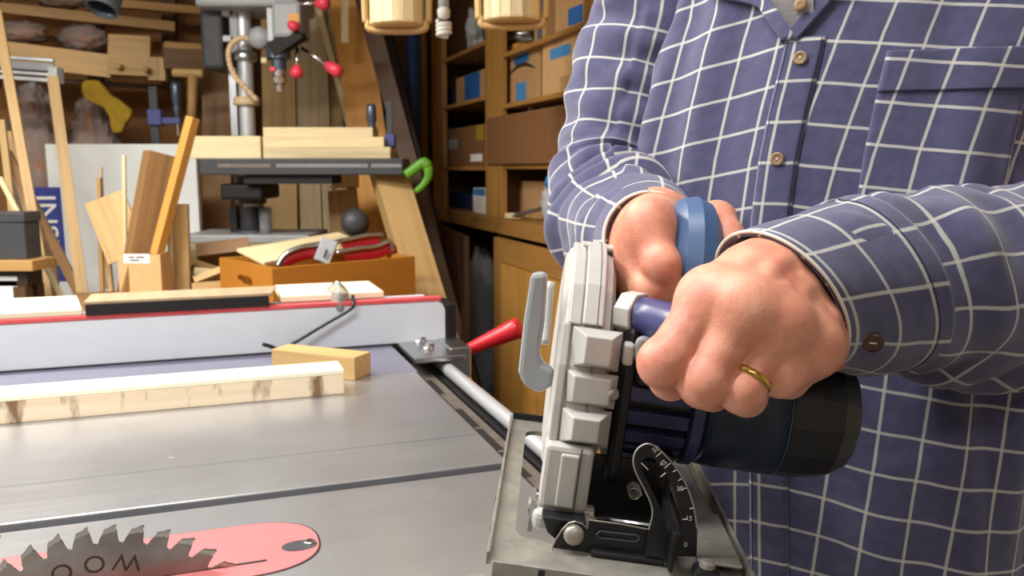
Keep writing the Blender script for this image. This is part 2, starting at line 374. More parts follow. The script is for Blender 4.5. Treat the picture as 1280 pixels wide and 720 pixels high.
# ------------------------------------------------------------------ table saw
T = 0.90
def tablesaw():
    t = thing('table_saw', 'table saw with scratched cast iron top, toothed blade and red throat plate', 'table saw', R(-0.3, 0.8, 0))
    tf = Fr((0,0,0), VA, UA, ZA)
    far = box(tf, -1.1, 0.295, 0.8375, 1.277, T-0.04, T)
    near = box(tf, -1.1, 0.295, 0.34, 0.818, T-0.04, T)
    low = box(tf, -1.1, 0.2945, 0.8175, 0.838, T-0.04, T-0.0095)
    add('table_top', join(far, near), 'cast_iron_top', t, bev=0.0015)
    add('mitre_slot', low, 'black_plastic', t)
    add('extension_table', box(tf, -1.1, 0.30, 1.2785, 2.05, T-0.03, T-0.0005), 'laminate', t, bev=0.002)
    add('scribed_line', box(tf, -1.1, 0.292, 0.9395, 0.9408, T-0.001, T+0.0002), 'alu', t)
    add('saw_cabinet', box(tf, -0.75, 0.15, 0.42, 1.2, 0.0, T-0.0405), 'light_grey_paint', t, bev=0.01)
    for a, b in ((-1.02, 1.95), (0.2, 1.95)): add('leg', box(tf, a-0.03, a+0.03, b-0.03, b+0.03, 0, T-0.031), 'dark_grey', t)
    # throat plate with rounded ends, finger hole and screw
    def stad(a0, a1, b0, b1, n=24, e=2.4):
        r = (b1-b0)/2; cb = (b0+b1)/2; L = 0.062; pts = []
        for s, ac in ((1, a1-L), (-1, a0+L)):
            for i in range(n+1):
                th = -math.pi/2 + math.pi*i/n
                c, sn = math.cos(th), math.sin(th)
                x = abs(c)**(2/e)*L; y = math.copysign(abs(sn)**(2/e), sn)*r
                pts.append((ac+s*x, cb+s*y))
        return pts
    add('throat_gap', prism(tf, stad(-0.372, 0.0765, 0.6565, 0.7615), T-0.002, T+0.0003), 'matte_black', t)
    ins = add('throat_plate', prism(tf, stad(-0.370, 0.075, 0.658, 0.760), T-0.004, T+0.001), 'insert_red', t, bev=0.0006)
    hole = [(0.058+0.015*math.cos(x), 0.700+0.010*math.sin(x)) for x in np.linspace(0, 2*math.pi, 20, endpoint=False)]
    add('finger_hole', prism(tf, hole, T, T+0.0014), 'dark_grey', ins)
    add('screw', lathe(Fr(R(0.0665, 0.703, T+0.001), VA, UA, ZA), [(0.005, 0), (0.005, 0.0012), (0.004, 0.002), (0.001, 0.0014)], 14), 'chrome', ins, smooth=True)
    add('kerf_slot', box(tf, -0.30, 0.030, 0.6795, 0.6825, T, T+0.0014), 'matte_black', ins)
    # blade: 40 teeth, vertical plane along the mitre slot
    rb = 0.127; ca = -0.094; bf = Fr(R(ca, 0.681, T-0.078), VA, ZA, -UA)
    pts = []; N = 40
    for i in range(N):
        a0 = 2*math.pi*i/N + 1.3
        for da, rr in ((0.0, 0.968), (0.028, 0.972), (0.075, 0.952), (0.098, 0.915), (0.103, 0.893), (0.118, 0.884), (0.136, 0.892), (0.143, 0.915), (0.150, 0.955)):
            pts.append((rb*rr*math.cos(a0+da), rb*rr*math.sin(a0+da)))
    bl = add('saw_blade', prism(bf, pts, -0.0011, 0.0011), 'blade_steel', t)
    tipm = None
    for i in range(N):
        a0 = -2*math.pi*i/N + 1.3
        if rb*math.sin(a0) < 0.064: continue
        def q(da, rr): return (rb*rr*math.cos(a0+da), rb*rr*math.sin(a0+da))
        add('carbide_tip', prism(bf, [q(0.0, 1.0), q(0.003, 0.957), q(0.03, 0.962), q(0.035, 0.985), q(0.015, 0.998)], -0.0017, 0.0017), 'carbide', bl)
        add('tooth_shoulder', prism(bf, [q(0.032, 0.984), q(0.03, 0.955), q(0.075, 0.945), q(0.088, 0.935), q(0.07, 0.972)], -0.00125, 0.00125), 'carbide', bl)
    # lettering, upside down on the raised part of the blade
    s = 'WOODWORKER'
    for i, ch in enumerate(s):
        an = math.radians(78 + 13.5*i); rr = 0.098
        c = bf.p(rr*math.cos(an), rr*math.sin(an), 0.0013)
        up = -(math.cos(an)*VA + math.sin(an)*ZA); rt = np.cross(up, -UA)
        add('lettering', text_geo(Fr(c, rt, up, np.cross(rt, up)), ch, 0.020, 0.0001), 'ink_brown', bl)
    # front rail: angle iron, slots, box tube with its lit chamfer in bright steel
    add('rail_angle', join(box(tf, 0.2965, 0.302, 0.2, 2.1, T-0.07, T-0.012), box(tf, 0.302, 0.345, 0.2, 2.1, T-0.036, T-0.03)), 'iron', t)
    for b in (0.62, 0.92, 1.02, 1.12, 1.30): add('rail_slot', box(tf, 0.318, 0.333, b-0.06, b+0.03, T-0.031, T-0.0295), 'matte_black', t)
    add('rail_body', box(tf, 0.352, 0.386, 0.2, 2.1, T-0.075, T-0.031), 'black_metal', t, bev=0.002)
    add('rail_lit_chamfer', tube([R(0.369, 0.2, T-0.02), R(0.369, 2.1, T-0.02)], 0.0108, 16), 'column_steel', t, smooth=True)  # bright strip: light on the box tube's top chamfer, put into the colour
    add('edge_strip', box(tf, 0.2955, 0.302, 0.34, 1.277, T-0.03, T-0.006), 'matte_black', t)
    add('dark_notch', prism(tf, [(-0.30, 0.795), (-0.193, 0.795), (-0.187, 0.80), (-0.187, 0.81), (-0.193, 0.8155), (-0.30, 0.8155)], T-0.002, T+0.001), 'matte_black', t)  # thin black plate added to stand for a dark notch in the top
def blade_mat():
    m = NT('blade_steel'); tc = m.n('ShaderNodeTexCoord'); n = m.noise(tc.outputs['Object'], 25, 4)
    m.l(m.ramp(n, [(0.3, lin((120, 112, 104))), (0.7, lin((152, 146, 138)))]), m.b.inputs['Base Color'])
    m.b.inputs['Metallic'].default_value = 0.9; m.b.inputs['Roughness'].default_value = 0.33
    return m.done('blade_steel')
blade_mat(); tablesaw()

def fence():
    t = thing('rip_fence', 'white faced rip fence with red top edge and red lever', 'fence', R(-0.3, 1.52, T))
    tf = Fr((0,0,0), VA, UA, ZA); zt = T+0.078
    pts = [(-1.15, T+0.002), (0.398, T+0.002), (0.402, T+0.006), (0.402, zt-0.018), (0.397, zt-0.007), (0.388, zt-0.0015), (-1.15, zt-0.0015)]
    ff = Fr(R(0, 1.49, 0), VA, ZA, UA)
    add('face_board', prism(ff, pts, 0, 0.012), 'fence_white', t, bev=0.0015)
    add('tube_body', box(tf, -1.15, 0.395, 1.5025, 1.56, T+0.004, zt-0.004), 'dark_grey', t, bev=0.003)
    add('red_top_edge', box(tf, -1.15, 0.394, 1.4885, 1.5075, zt-0.0012, zt+0.0062), 'red_strip', t, bev=0.001)
    add('back_board', box(tf, -1.15, 0.38, 1.5605, 1.572, T+0.004, zt), 'fence_white', t, bev=0.001)
    add('end_cap', box(tf, 0.4025, 0.425, 1.492, 1.57, T-0.01, zt-0.008), 'black_plastic', t, bev=0.004)
    add('cross_bar', box(tf, 0.310, 0.40, 1.35, 1.74, T-0.005, T+0.004), 'alu', t, bev=0.002)
    add('clamp_block', box(tf, 0.385, 0.425, 1.40, 1.72, T-0.05, T+0.006), 'alu', t, bev=0.003)
    for i in range(4):
        c = R(0.345+0.012*(i % 2), 1.40+0.03*i, T+0.004)
        add('bolt', lathe(Fr(c, VA, UA, ZA), [(0.008, 0), (0.008, 0.006), (0.006, 0.008)], 6 if i % 2 else 12), 'chrome', t)
    h0 = W(574, 443, 1.52); h1 = W(588, 434, 1.515)
    add('lever_bracket', tube([h0 - np.array([0.02, 0, 0.01]), h0, h1], [0.012, 0.012, 0.010], 10), 'black_metal', t, smooth=True)
    p0 = W(583, 438, 1.515); p1 = W(652, 408, 1.49); path = [p0 + (p1-p0)*s for s in (0, 0.02, 0.1, 0.4, 0.75, 0.93, 0.98, 1.0)]
    add('lever_grip', tube(path, [0.006, 0.010, 0.0115, 0.0145, 0.018, 0.0195, 0.017, 0.008], 18), 'red_plastic', t, smooth=True)
fence()

# boards and sticks lying on the saw and fence
zt = T+0.078
def flat(name, label, cat, a0, a1, b0, b1, z0, th, mat, bev=0.0015, skew=0.0):
    pts = [(a0, b0), (a1, b0), (a1-skew, b1), (a0, b1)]
    o = add(name, prism(Fr((0,0,0), VA, UA, ZA), pts, z0, z0+th), mat, bev=bev); 
    uv = o.data.uv_layers[0].data
    for l in uv: l.uv = (l.uv[1], l.uv[0])
    return tag(o, label, cat)
def stick_stain():
    m = NT('stained_pine'); uv = m.n('ShaderNodeUVMap'); mp = m.n('ShaderNodeMapping'); mp.inputs['Scale'].default_value = (2, 45, 1); m.l(uv.outputs[0], mp.inputs[0])
    g = m.noise(mp.outputs[0], 1, 4); c = m.ramp(g, [(0.35, lin((222, 196, 160))), (0.6, lin((238, 218, 186)))])
    tc = m.n('ShaderNodeTexCoord'); mp2 = m.n('ShaderNodeMapping'); mp2.inputs['Rotation'].default_value = (0, 0, -AL); mp2.inputs['Scale'].default_value = (24, 4, 7); m.l(tc.outputs['Object'], mp2.inputs[0])
    k = m.noise(mp2.outputs[0], 1, 4, 0.6); kk = m.ramp(k, [(0.56, (0, 0, 0, 1)), (0.66, (1, 1, 1, 1))])
    m.l(m.mix(m.math('MULTIPLY', kk, 0.95), c, lin((122, 86, 54))), m.b.inputs['Base Color']); m.b.inputs['Roughness'].default_value = 0.6
    return m.done('stained_pine')
stick_stain()
def long_stick():
    t = thing('wood_stick', 'long pale square wooden stick with dark stains lying on the table saw', 'lumber', R(-0.3, 1.2, T))
    add('stained_body', box(RF, -1.0, 0.168, 1.180, 1.238, T+0.0003, T+0.029), 'stained_pine', t, bev=0.001)
    add('planed_top', box(RF, -1.0, 0.168, 1.180, 1.238, T+0.0292, T+0.036), 'pale_pine', t, bev=0.001)
long_stick()
def block():
    p = Zp(443, 447, T+0.036); q = Zp(345, 437, T+0.036); ax = nrm((q-p)*[1, 1, 0]); nn = np.cross(ZA, ax); nn = nn if nn[1] > 0 else -nn
    fr = Fr(p*[1, 1, 0], ax, nn, ZA)
    o = add('wood_block', box(fr, 0, 0.155, 0, 0.045, T+0.0003, T+0.036), 'tan_wood', bev=0.001)
    tag(o, 'short tan wood offcut between the long stick and the fence', 'lumber')
block()
flat('pale_board', 'pale board lying on the left end of the rip fence', 'board', -1.1, -0.202, 1.492, 1.66, zt+0.0066, 0.010, 'pale_pine', skew=0.03)
flat('pale_offcut', 'pale board offcut lying on the fence beside the safety glasses', 'board', 0.11, 0.292, 1.512, 1.665, zt+0.0066, 0.012, 'pale_pine', skew=0.0)
def dark_board():
    t = thing('raised_board', 'thin brown board with painted black gap shadow lying across the fence', 'board', R(-0.05, 1.6, zt+0.005))
    add('board', prism(RF, [(-0.198, 1.485), (0.092, 1.485), (0.107, 1.575), (-0.198, 1.575)], zt+0.0243, zt+0.0295), 'grey_brown', t, bev=0.001)
    add('gap_shadow', box(RF, -0.197, 0.088, 1.484, 1.515, zt+0.0065, zt+0.0240), 'matte_black', t, bev=0.001)  # black solid painted in for the shadow gap under the raised board
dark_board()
def glasses():
    t = thing('safety_glasses', 'clear safety glasses with black arm hanging over the fence', 'glasses', W(425, 384, 1.50))
    c = W(424, 372, 1.515)
    # wraparound clear lens, folded frame
    vs, fs, uv = [], [], []; n = 14
    rows = 6
    for i in range(n):
        s = i/(n-1); x = W(404+40*s, 0, 1.515)[0]
        for j in range(rows):
            v = j/(rows-1)
            top = 352 + 34*abs(s-0.42)**1.2*1.4; bot = 384 - 3*math.sin(s*9)
            q = W(404+40*s, top*(1-v)+bot*v, 1.55 - 0.07*math.sin(math.pi*s) - 0.01*v); vs.append(q)
    for i in range(n-1):
        for j in range(rows-1): fs.append((i*rows+j, (i+1)*rows+j, (i+1)*rows+j+1, i*rows+j+1))
    o = add('lens', (vs, fs), 'lens_clear', t, smooth=True); sm = o.modifiers.new('solid', 'SOLIDIFY'); sm.thickness = 0.002
    top = [vs[i*rows] for i in range(n)]; bot = [vs[i*rows+rows-1] for i in range(n)]
    add('rim', tube(top, 0.0026, 8), 'alu', t, smooth=True); add('lower_rim', tube(bot, 0.0022, 8), 'guard_clear', t, smooth=True)
    add('nose_piece', tube(spline([vs[5*rows+5], vs[6*rows+3]+np.array([0, 0.008, 0]), vs[7*rows+5]], 8), 0.003, 8), 'guard_clear', t, smooth=True)
    p = spline([Bp(441, 370, 1.50), Bp(442, 380, 1.478), Bp(436, 388, 1.478), Bp(400, 409, 1.476), Bp(372, 426, 1.474), Bp(350, 438, 1.472)], 30)
    add('temple_arm', tube(p, np.linspace(0.0028, 0.0032, 30), 10), 'black_plastic', t, smooth=True)
    p = spline([Bp(347, 437, 1.45), Bp(338, 433, 1.45), Bp(328, 430, 1.45)], 10)
    add('ear_tip', tube(p, 0.0034, 10), 'black_plastic', t, smooth=True)
glasses()
# ------------------------------------------------------------------ cabinet along the right wall
CF = 1.02
def bq(px): return Ap(px, 210, CF)@UA
def zq(px, py): return Ap(px, py, CF)[2]
def cabinet():
    t = thing('storage_cabinet', 'open wooden storage cabinet with shelves full of boxes', 'cabinet', R(CF+0.2, 2.9, 0))
    A0, A1 = CF, CF+0.40
    bL0, bL1, bM0, bM1, bR0, bR1 = bq(541), bq(554), bq(607), bq(627), bq(727), bq(748)
    zr0, zr1 = zq(660, 300), zq(660, 279); top = CEIL-0.02
    for b1, b0 in ((bL0, bL1), (bM0, bM1), (bR0, bR1)):
        add('stile', box(RF, A0, A0+0.022, b0, b1, zr1+0.0005, top), 'cabinet_wood', t, bev=0.0015)
    add('face_rail', box(RF, A0-0.001, A0+0.022, bR1, bL0, zr0, zr1), 'cabinet_wood', t, bev=0.0015)
    for b in (bL0-0.012, (bM0+bM1)/2, bR1+0.012):
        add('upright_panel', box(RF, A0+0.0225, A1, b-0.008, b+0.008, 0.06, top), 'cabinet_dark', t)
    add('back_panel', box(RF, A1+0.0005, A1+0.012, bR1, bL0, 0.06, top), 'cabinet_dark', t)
    add('floor_plinth', box(RF, A0+0.03, A1, bR1, bL0, 0, 0.058), 'dark_wood', t)
    cm = (bM0+bM1)/2
    SH['L'] = [zq(580, 62), zq(580, 126), zq(580, 208)]; SH['R'] = [zq(680, 46), zq(680, 119), zq(680, 205)]
    SH['base'] = zr1
    for z in SH['L']: add('shelf', box(RF, A0+0.004, A1-0.001, cm+0.0085, bL0-0.021, z-0.016, z), 'cabinet_wood', t, bev=0.001)
    for z in SH['R']: add('shelf', box(RF, A0+0.004, A1-0.001, bR1+0.021, cm-0.0085, z-0.016, z), 'cabinet_wood', t, bev=0.001)
    for b0, b1 in ((cm+0.0085, bL0-0.021), (bR1+0.021, cm-0.0085)):
        add('lower_deck', box(RF, A0+0.0225, A1-0.001, b0, b1, zr1-0.02, zr1-0.0005), 'cabinet_wood', t)
    # lower doors: frame and panel
    def door(fr, Wd, H, m1, m2):
        d = add('door', box(fr, 0.0, 0.075, 0, 0.02, 0, H), m1, t, bev=0.0015)
        add('door_stile', box(fr, Wd-0.075, Wd, 0, 0.02, 0, H), m1, d, bev=0.0015)
        add('door_rail', box(fr, 0.0755, Wd-0.0755, 0, 0.02, H-0.085, H), m1, d, bev=0.0015)
        add('door_rail', box(fr, 0.0755, Wd-0.0755, 0, 0.02, 0, 0.085), m1, d, bev=0.0015)
        add('door_panel', box(fr, 0.0755, Wd-0.0755, 0.007, 0.014, 0.0855, H-0.0855), m2, d)
        return d
    zt_ = zr0-0.012
    door(Fr(R(A0-0.002, bM1+0.03, 0.07), -UA, -VA, ZA), bM1+0.03-bR1, zt_-0.07, 'cabinet_wood', 'ochre_panel')
    # left lower door ajar, swung a little out
    hinge = R(A0-0.004, bL0-0.005, 0.07); ang = math.radians(6); ax = -UA*math.cos(ang) - VA*math.sin(ang)
    door(Fr(hinge, ax, np.cross(ZA, ax)*-1, ZA), bL0-bM1-0.08, zt_-0.07, 'dark_wood', 'dark_wood')
    # upper left door swung right open against the wall
    hinge = R(A0-0.024, bL0+0.004, zr1+0.002); ax = nrm(UA*0.82-VA*0.45)
    d = add('upper_door', box(Fr(hinge, ax, np.cross(ZA, ax), ZA), 0, 0.36, 0, 0.02, 0, top-zr1-0.01), 'cabinet_dark', t, bev=0.002)
    fr = Fr(hinge, ax, np.cross(ZA, ax), ZA); zz = zq(541, 140)-zr1
    add('door_catch', box(fr, 0.05, 0.075, -0.008, -0.0005, zz, zz+0.07), 'alu', d, bev=0.002)
    add('door_edge', box(fr, -0.003, -0.0002, 0.0, 0.02, 0, top-zr1-0.01), 'cabinet_wood', d)
SH = {}
cabinet()
def tall_cab():
    t = thing('tall_cabinet', 'tall ochre wooden cabinet door beside the shelves behind the man', 'cabinet', R(CF+0.2, 1.6, 0))
    b1 = bq(748)-0.002
    add('carcass', box(RF, CF+0.021, CF+0.42, 0.9, b1, 0.0, CEIL-0.02), 'cabinet_wood', t)
    add('door', box(RF, CF-0.002, CF+0.0205, b1-0.62, b1-0.002, 0.05, CEIL-0.04), 'ochre_panel', t, bev=0.002)
    add('door', box(RF, CF-0.002, CF+0.0205, 0.905, b1-0.624, 0.05, CEIL-0.04), 'ochre_panel', t, bev=0.002)
tall_cab()

def carton(name, label, px0, px1, z0, h, a0, depth, mat, tape=None, extra=None, cat='box', rot=0.0):
    b1, b0 = Ap(px0, 210, a0)@UA, Ap(px1, 210, a0)@UA
    t = thing(name, label, cat, R(a0+depth/2, (b0+b1)/2, z0))
    fr = Fr(R(a0, b1, z0), -UA, VA, ZA); Wd = b1-b0
    b = add('box_body', box(fr, 0, Wd, 0, depth, 0.0005, h), mat, t, bev=0.003)
    add('flap_seam', box(fr, 0.002, Wd-0.002, depth*0.495, depth*0.505, h, h+0.001), 'cardboard_dark', t)
    for i, (x0, x1, y0, y1, m) in enumerate(tape or []):
        add('tape_strip', box(fr, x0*Wd, x1*Wd, -0.0012, -0.0002, y0*h, y1*h), m, t)
    if extra: extra(t, fr, Wd, h)
    return t
zL, zR = SH['L'], SH['R']
def smile(t, fr, Wd, h):
    c = [(Wd*(0.12+0.76*s), h*(0.50+0.17*math.sin(math.pi*(0.08+0.84*s)))) for s in np.linspace(0, 1, 14)]
    add('curved_mark', tube([fr.p(x, -0.0006, z) for x, z in c], [0.002+0.006*math.sin(math.pi*s) for s in np.linspace(0, 1, 14)], 8, sx=1.0, sy=0.12), 'ink_brown', t)
    add('curved_mark', tube([fr.p(Wd*0.13, -0.0006, h*0.53), fr.p(Wd*0.09, -0.0006, h*0.44), fr.p(Wd*0.16, -0.0006, h*0.45)], 0.004, 6, sx=1, sy=0.15), 'ink_brown', t)
    for i in range(3): add('printed_line', box(fr, Wd*0.06, Wd*0.14, -0.001, -0.0002, h*(0.1+0.08*i), h*(0.125+0.08*i)), 'cardboard_dark', t)
carton('smile_carton', 'cardboard carton with a curved dark mark and two blue tape patches', 631, 674, zR[1], zq(650, 52)-zR[1], CF+0.04, 0.30, 'cardboard',
       [(0.30, 0.72, 0.70, 0.97, 'blue_tape'), (0.36, 0.64, 0.03, 0.36, 'light_blue')], smile)
carton('large_carton', 'tall cardboard carton with a blue tape label, beside the tall ochre cabinet', 677, 727, zR[1], zq(700, 36)-zR[1], CF+0.03, 0.32, 'cardboard_light',
       [(0.22, 0.72, 0.60, 0.78, 'light_blue'), (0.30, 0.52, 0.78, 0.995, 'cardboard'), (0.48, 0.68, 0.05, 0.28, 'cardboard')])
carton('wide_carton', 'wide brown carton sticking out from the middle shelf', 608, 722, zR[2], zq(680, 136)-zR[2], CF-0.012, 0.33, 'cardboard_dark', [(0.02, 0.05, 0.1, 0.9, 'cardboard_dark')])
carton('taped_carton', 'small carton with a broad blue tape stripe on the left shelf', 571, 604, zL[1], zq(590, 84)-zL[1], CF+0.06, 0.25, 'cardboard', [(0.35, 0.9, 0.02, 0.98, 'blue_tape')])
carton('labelled_carton', 'low carton with yellow and white stickers on the left shelf', 556, 606, zL[2], zq(580, 157)-zL[2], CF+0.03, 0.28, 'cardboard_dark',
       [(0.82, 0.98, 0.62, 0.98, 'yellow_cloth'), (0.68, 0.95, 0.12, 0.3, 'paper'), (0.1, 0.36, 0.45, 0.72, 'grey_paint')])
carton('upper_carton', 'carton with blue tape on the top right shelf', 690, 726, SH['R'][1]+0.42, 0.26, CF+0.05, 0.28, 'cardboard', [(0.5, 0.95, 0.3, 0.9, 'blue_tape')]) if False else None
carton('upper_carton', 'carton with two blue tape patches at the top of the cabinet', 692, 727, zR[1]+zq(700, 36)-zR[1]+0.002, 0.30, CF+0.05, 0.28, 'cardboard', [(0.55, 0.98, 0.60, 0.9, 'blue_tape'), (0.5, 0.98, 0.05, 0.22, 'blue_tape')])
carton('deck_carton', 'plain open carton on the cabinet deck behind the clutter', 641, 684, SH['base'], zq(660, 228)-SH['base'], CF+0.10, 0.22, 'cardboard')
carton('white_blue_box', 'small white box with blue lid band on the cabinet deck', 591, 607, SH['base'], zq(600, 236)-SH['base'], CF+0.03, 0.12, 'paper', [(0.02, 0.98, 0.72, 0.98, 'light_blue')])
carton('navy_box', 'dark navy box on the left cabinet deck', 562, 589, SH['base'], zq(575, 244)-SH['base'], CF+0.08, 0.2, 'navy_thing')
carton('small_navy_box', 'small dark blue box on the left shelf beside the taped carton', 554, 566, zL[1], 0.10, CF+0.07, 0.15, 'navy_thing')
def at_shelf(px, z, a):  # base point at a shelf
    q = Ap(px, 210, a); return np.array([q[0], q[1], z])
# round brown ball, plastic sheet, blue bowl
c = at_shelf(573, zL[0], CF+0.16); o = add('wooden_ball', blob(c+[0, 0, 0.135], (0.10, 0.13, 0.135), 0.03, 1.5, 28, 18), 'brown_ball', origin=c, smooth=True); tag(o, 'round dark brown turned wooden form behind the spiral bulb', 'wooden form')
c = at_shelf(598, zL[0], CF+0.1); o = add('plastic_bag', blob(c+[0, 0, 0.10], (0.045, 0.09, 0.10), 0.5, 3, 26, 18, 3), 'bag_white', origin=c, smooth=True); tag(o, 'crumpled clear plastic bag beside the brown round form', 'bag')
c = at_shelf(578, zL[2]+zq(580, 157)-zL[2]+0.002, CF+0.16)
o = add('blue_bowl', lathe(Fr(c), [(0.05, 0), (0.09, 0.012), (0.115, 0.035), (0.12, 0.045), (0.11, 0.042), (0.08, 0.02), (0.0, 0.012)], 28), 'navy_thing', origin=c, smooth=True); tag(o, 'shallow dark blue bowl on the labelled carton', 'bowl')
c = at_shelf(672, zR[2]+zq(680, 136)-zR[2], CF+0.1); o = add('white_ring', tube([c + 0.035*np.array([math.cos(x), 0, math.sin(x)]) for x in np.linspace(0, math.pi, 16)], 0.005, 8), 'white_paint', origin=c, smooth=True); tag(o, 'white wire loop standing up on the wide brown carton', 'wire')
# clutter on the deck, right bay
zb = SH['base']
for px, a, rx, rz, mat, nm, lb, ct in ((697, 0.07, 0.05, 0.075, 'bag_white', 'plastic_bag', 'crumpled white plastic bag on the cabinet deck', 'bag'),
                                       (715, 0.10, 0.055, 0.13, 'bag_white', 'plastic_bag', 'tall pale plastic bag at the right end of the cabinet deck', 'bag'),
                                       (712, 0.03, 0.035, 0.03, 'cardboard_light', 'crumpled_paper', 'small crumpled brown paper on the cabinet deck', 'paper')):
    c = at_shelf(px, zb, CF+a); o = add(nm, blob(c+[0, 0, rz], (rx, rx, rz), 0.45, 2.6, 24, 16, px), mat, origin=c, smooth=True); tag(o, lb, ct)
c = at_shelf(688, zb, CF+0.04); o = add('blue_bottle', lathe(axis_frame(c+[0, 0, 0.13], nrm([0.3, -0.5, 0.6])), [(0.022, 0), (0.024, 0.02), (0.022, 0.04), (0.012, 0.045)], 18), 'light_blue', origin=c, smooth=True); tag(o, 'light blue round bottle top among the deck clutter', 'bottle')
q0 = at_shelf(640, zb+0.012, CF+0.03); q1 = at_shelf(690, zb+0.06, CF+0.05)
o = add('metal_bar', plank_geo(q0, q1, 0.016, 0.006, (0, -1, 0.4)), 'iron', bev=0.001); tag(o, 'thin grey metal bar lying askew on the cabinet deck', 'bar')
q0 = at_shelf(634, zb+0.012, CF+0.02); q1 = at_shelf(655, zb+0.012, CF+0.06)
o = add('wood_scrap', plank_geo(q0, q1, 0.03, 0.02, (0, 0, 1)), 'pine', bev=0.002); tag(o, 'small pale wood scrap on the cabinet deck', 'lumber')
q0 = at_shelf(690, zb+0.008, CF+0.02); q1 = at_shelf(697, zb+0.12, CF+0.05)
o = add('pliers', join(tube([q0, q1], 0.006, 8), tube([at_shelf(699, zb+0.008, CF+0.02), q1], 0.006, 8)), 'matte_black', smooth=True); tag(o, 'black handled pliers leaning on the bag on the cabinet deck', 'tool')
# top-shelf items right bay (blue bag, grey foil)
ztop = zR[1] + zq(650, 52)-zR[1] + 0.002
c = at_shelf(655, ztop, CF+0.12)
o = add('wood_tray', box(Fr(c, -UA, VA, ZA), -0.11, 0.11, -0.07, 0.1, 0, 0.02), 'orange_ply', origin=c, bev=0.002); tag(o, 'flat orange wood tray on top of the smile-marked carton', 'tray')
c2 = c+[0, 0, 0.021]
o = add('foil_bag', blob(c2+[0, 0, 0.035], (0.09, 0.06, 0.035), 0.5, 3, 24, 16, 9), 'alu', origin=c2, smooth=True); tag(o, 'crumpled grey foil bag lying on the flat orange tray', 'bag')
c = at_shelf(684, zR[1] + zq(700, 36)-zR[1] + 0.002, CF+0.06)
o = add('blue_tape_box', box(Fr(c, -UA, VA, ZA), -0.05, 0.045, -0.03, 0.12, 0, 0.24), 'cardboard', origin=c, bev=0.003); tag(o, 'narrow carton with a blue patch standing on the large carton', 'box')
add('tape_strip', box(Fr(c, -UA, VA, ZA), -0.03, 0.04, -0.0315, -0.0302, 0.09, 0.235), 'blue_tape', o); add('tape_strip', box(Fr(c, -UA, VA, ZA), -0.018, 0.025, -0.0315, -0.0302, 0.0, 0.06), 'print_grey', o)
c = at_shelf(600, 0.06, CF+0.15)
o = add('white_sack', blob(c+[0, 0, 0.4], (0.10, 0.12, 0.4), 0.25, 2, 24, 16, 5), 'bag_white', origin=c, smooth=True); tag(o, 'white sack standing inside the lower left cabinet', 'sack')

# ------------------------------------------------------------------ benches
def bench(name, label, a0, a1, b0, b1, z, mat, leg):
    t = thing(name, label, 'bench', R((a0+a1)/2, (b0+b1)/2, 0))
    add('bench_top', box(RF, a0, a1, b0, b1, z-0.04, z), mat, t, bev=0.003)
    for a in (a0+0.05, a1-0.05):
        for b in (b0+0.05, b1-0.05): add('leg', box(RF, a-0.035, a+0.035, b-0.035, b+0.035, 0, z-0.0405), leg, t, bev=0.003)
    add('lower_shelf', box(RF, a0+0.1, a1-0.1, b0+0.03, b1-0.03, 0.2, 0.22), leg, t)
ZB1, ZB2 = 0.84, 0.955
bench('workbench', 'low workbench behind the fence holding the tray and scraps', -0.40, 0.36, 2.12, 2.86, ZB1, 'brown_wood', 'dark_wood')
bench('drill_press_stand', 'taller bench under the drill press', -0.12, 0.52, 2.95, 3.55, ZB2, 'grey_wood', 'dark_wood')

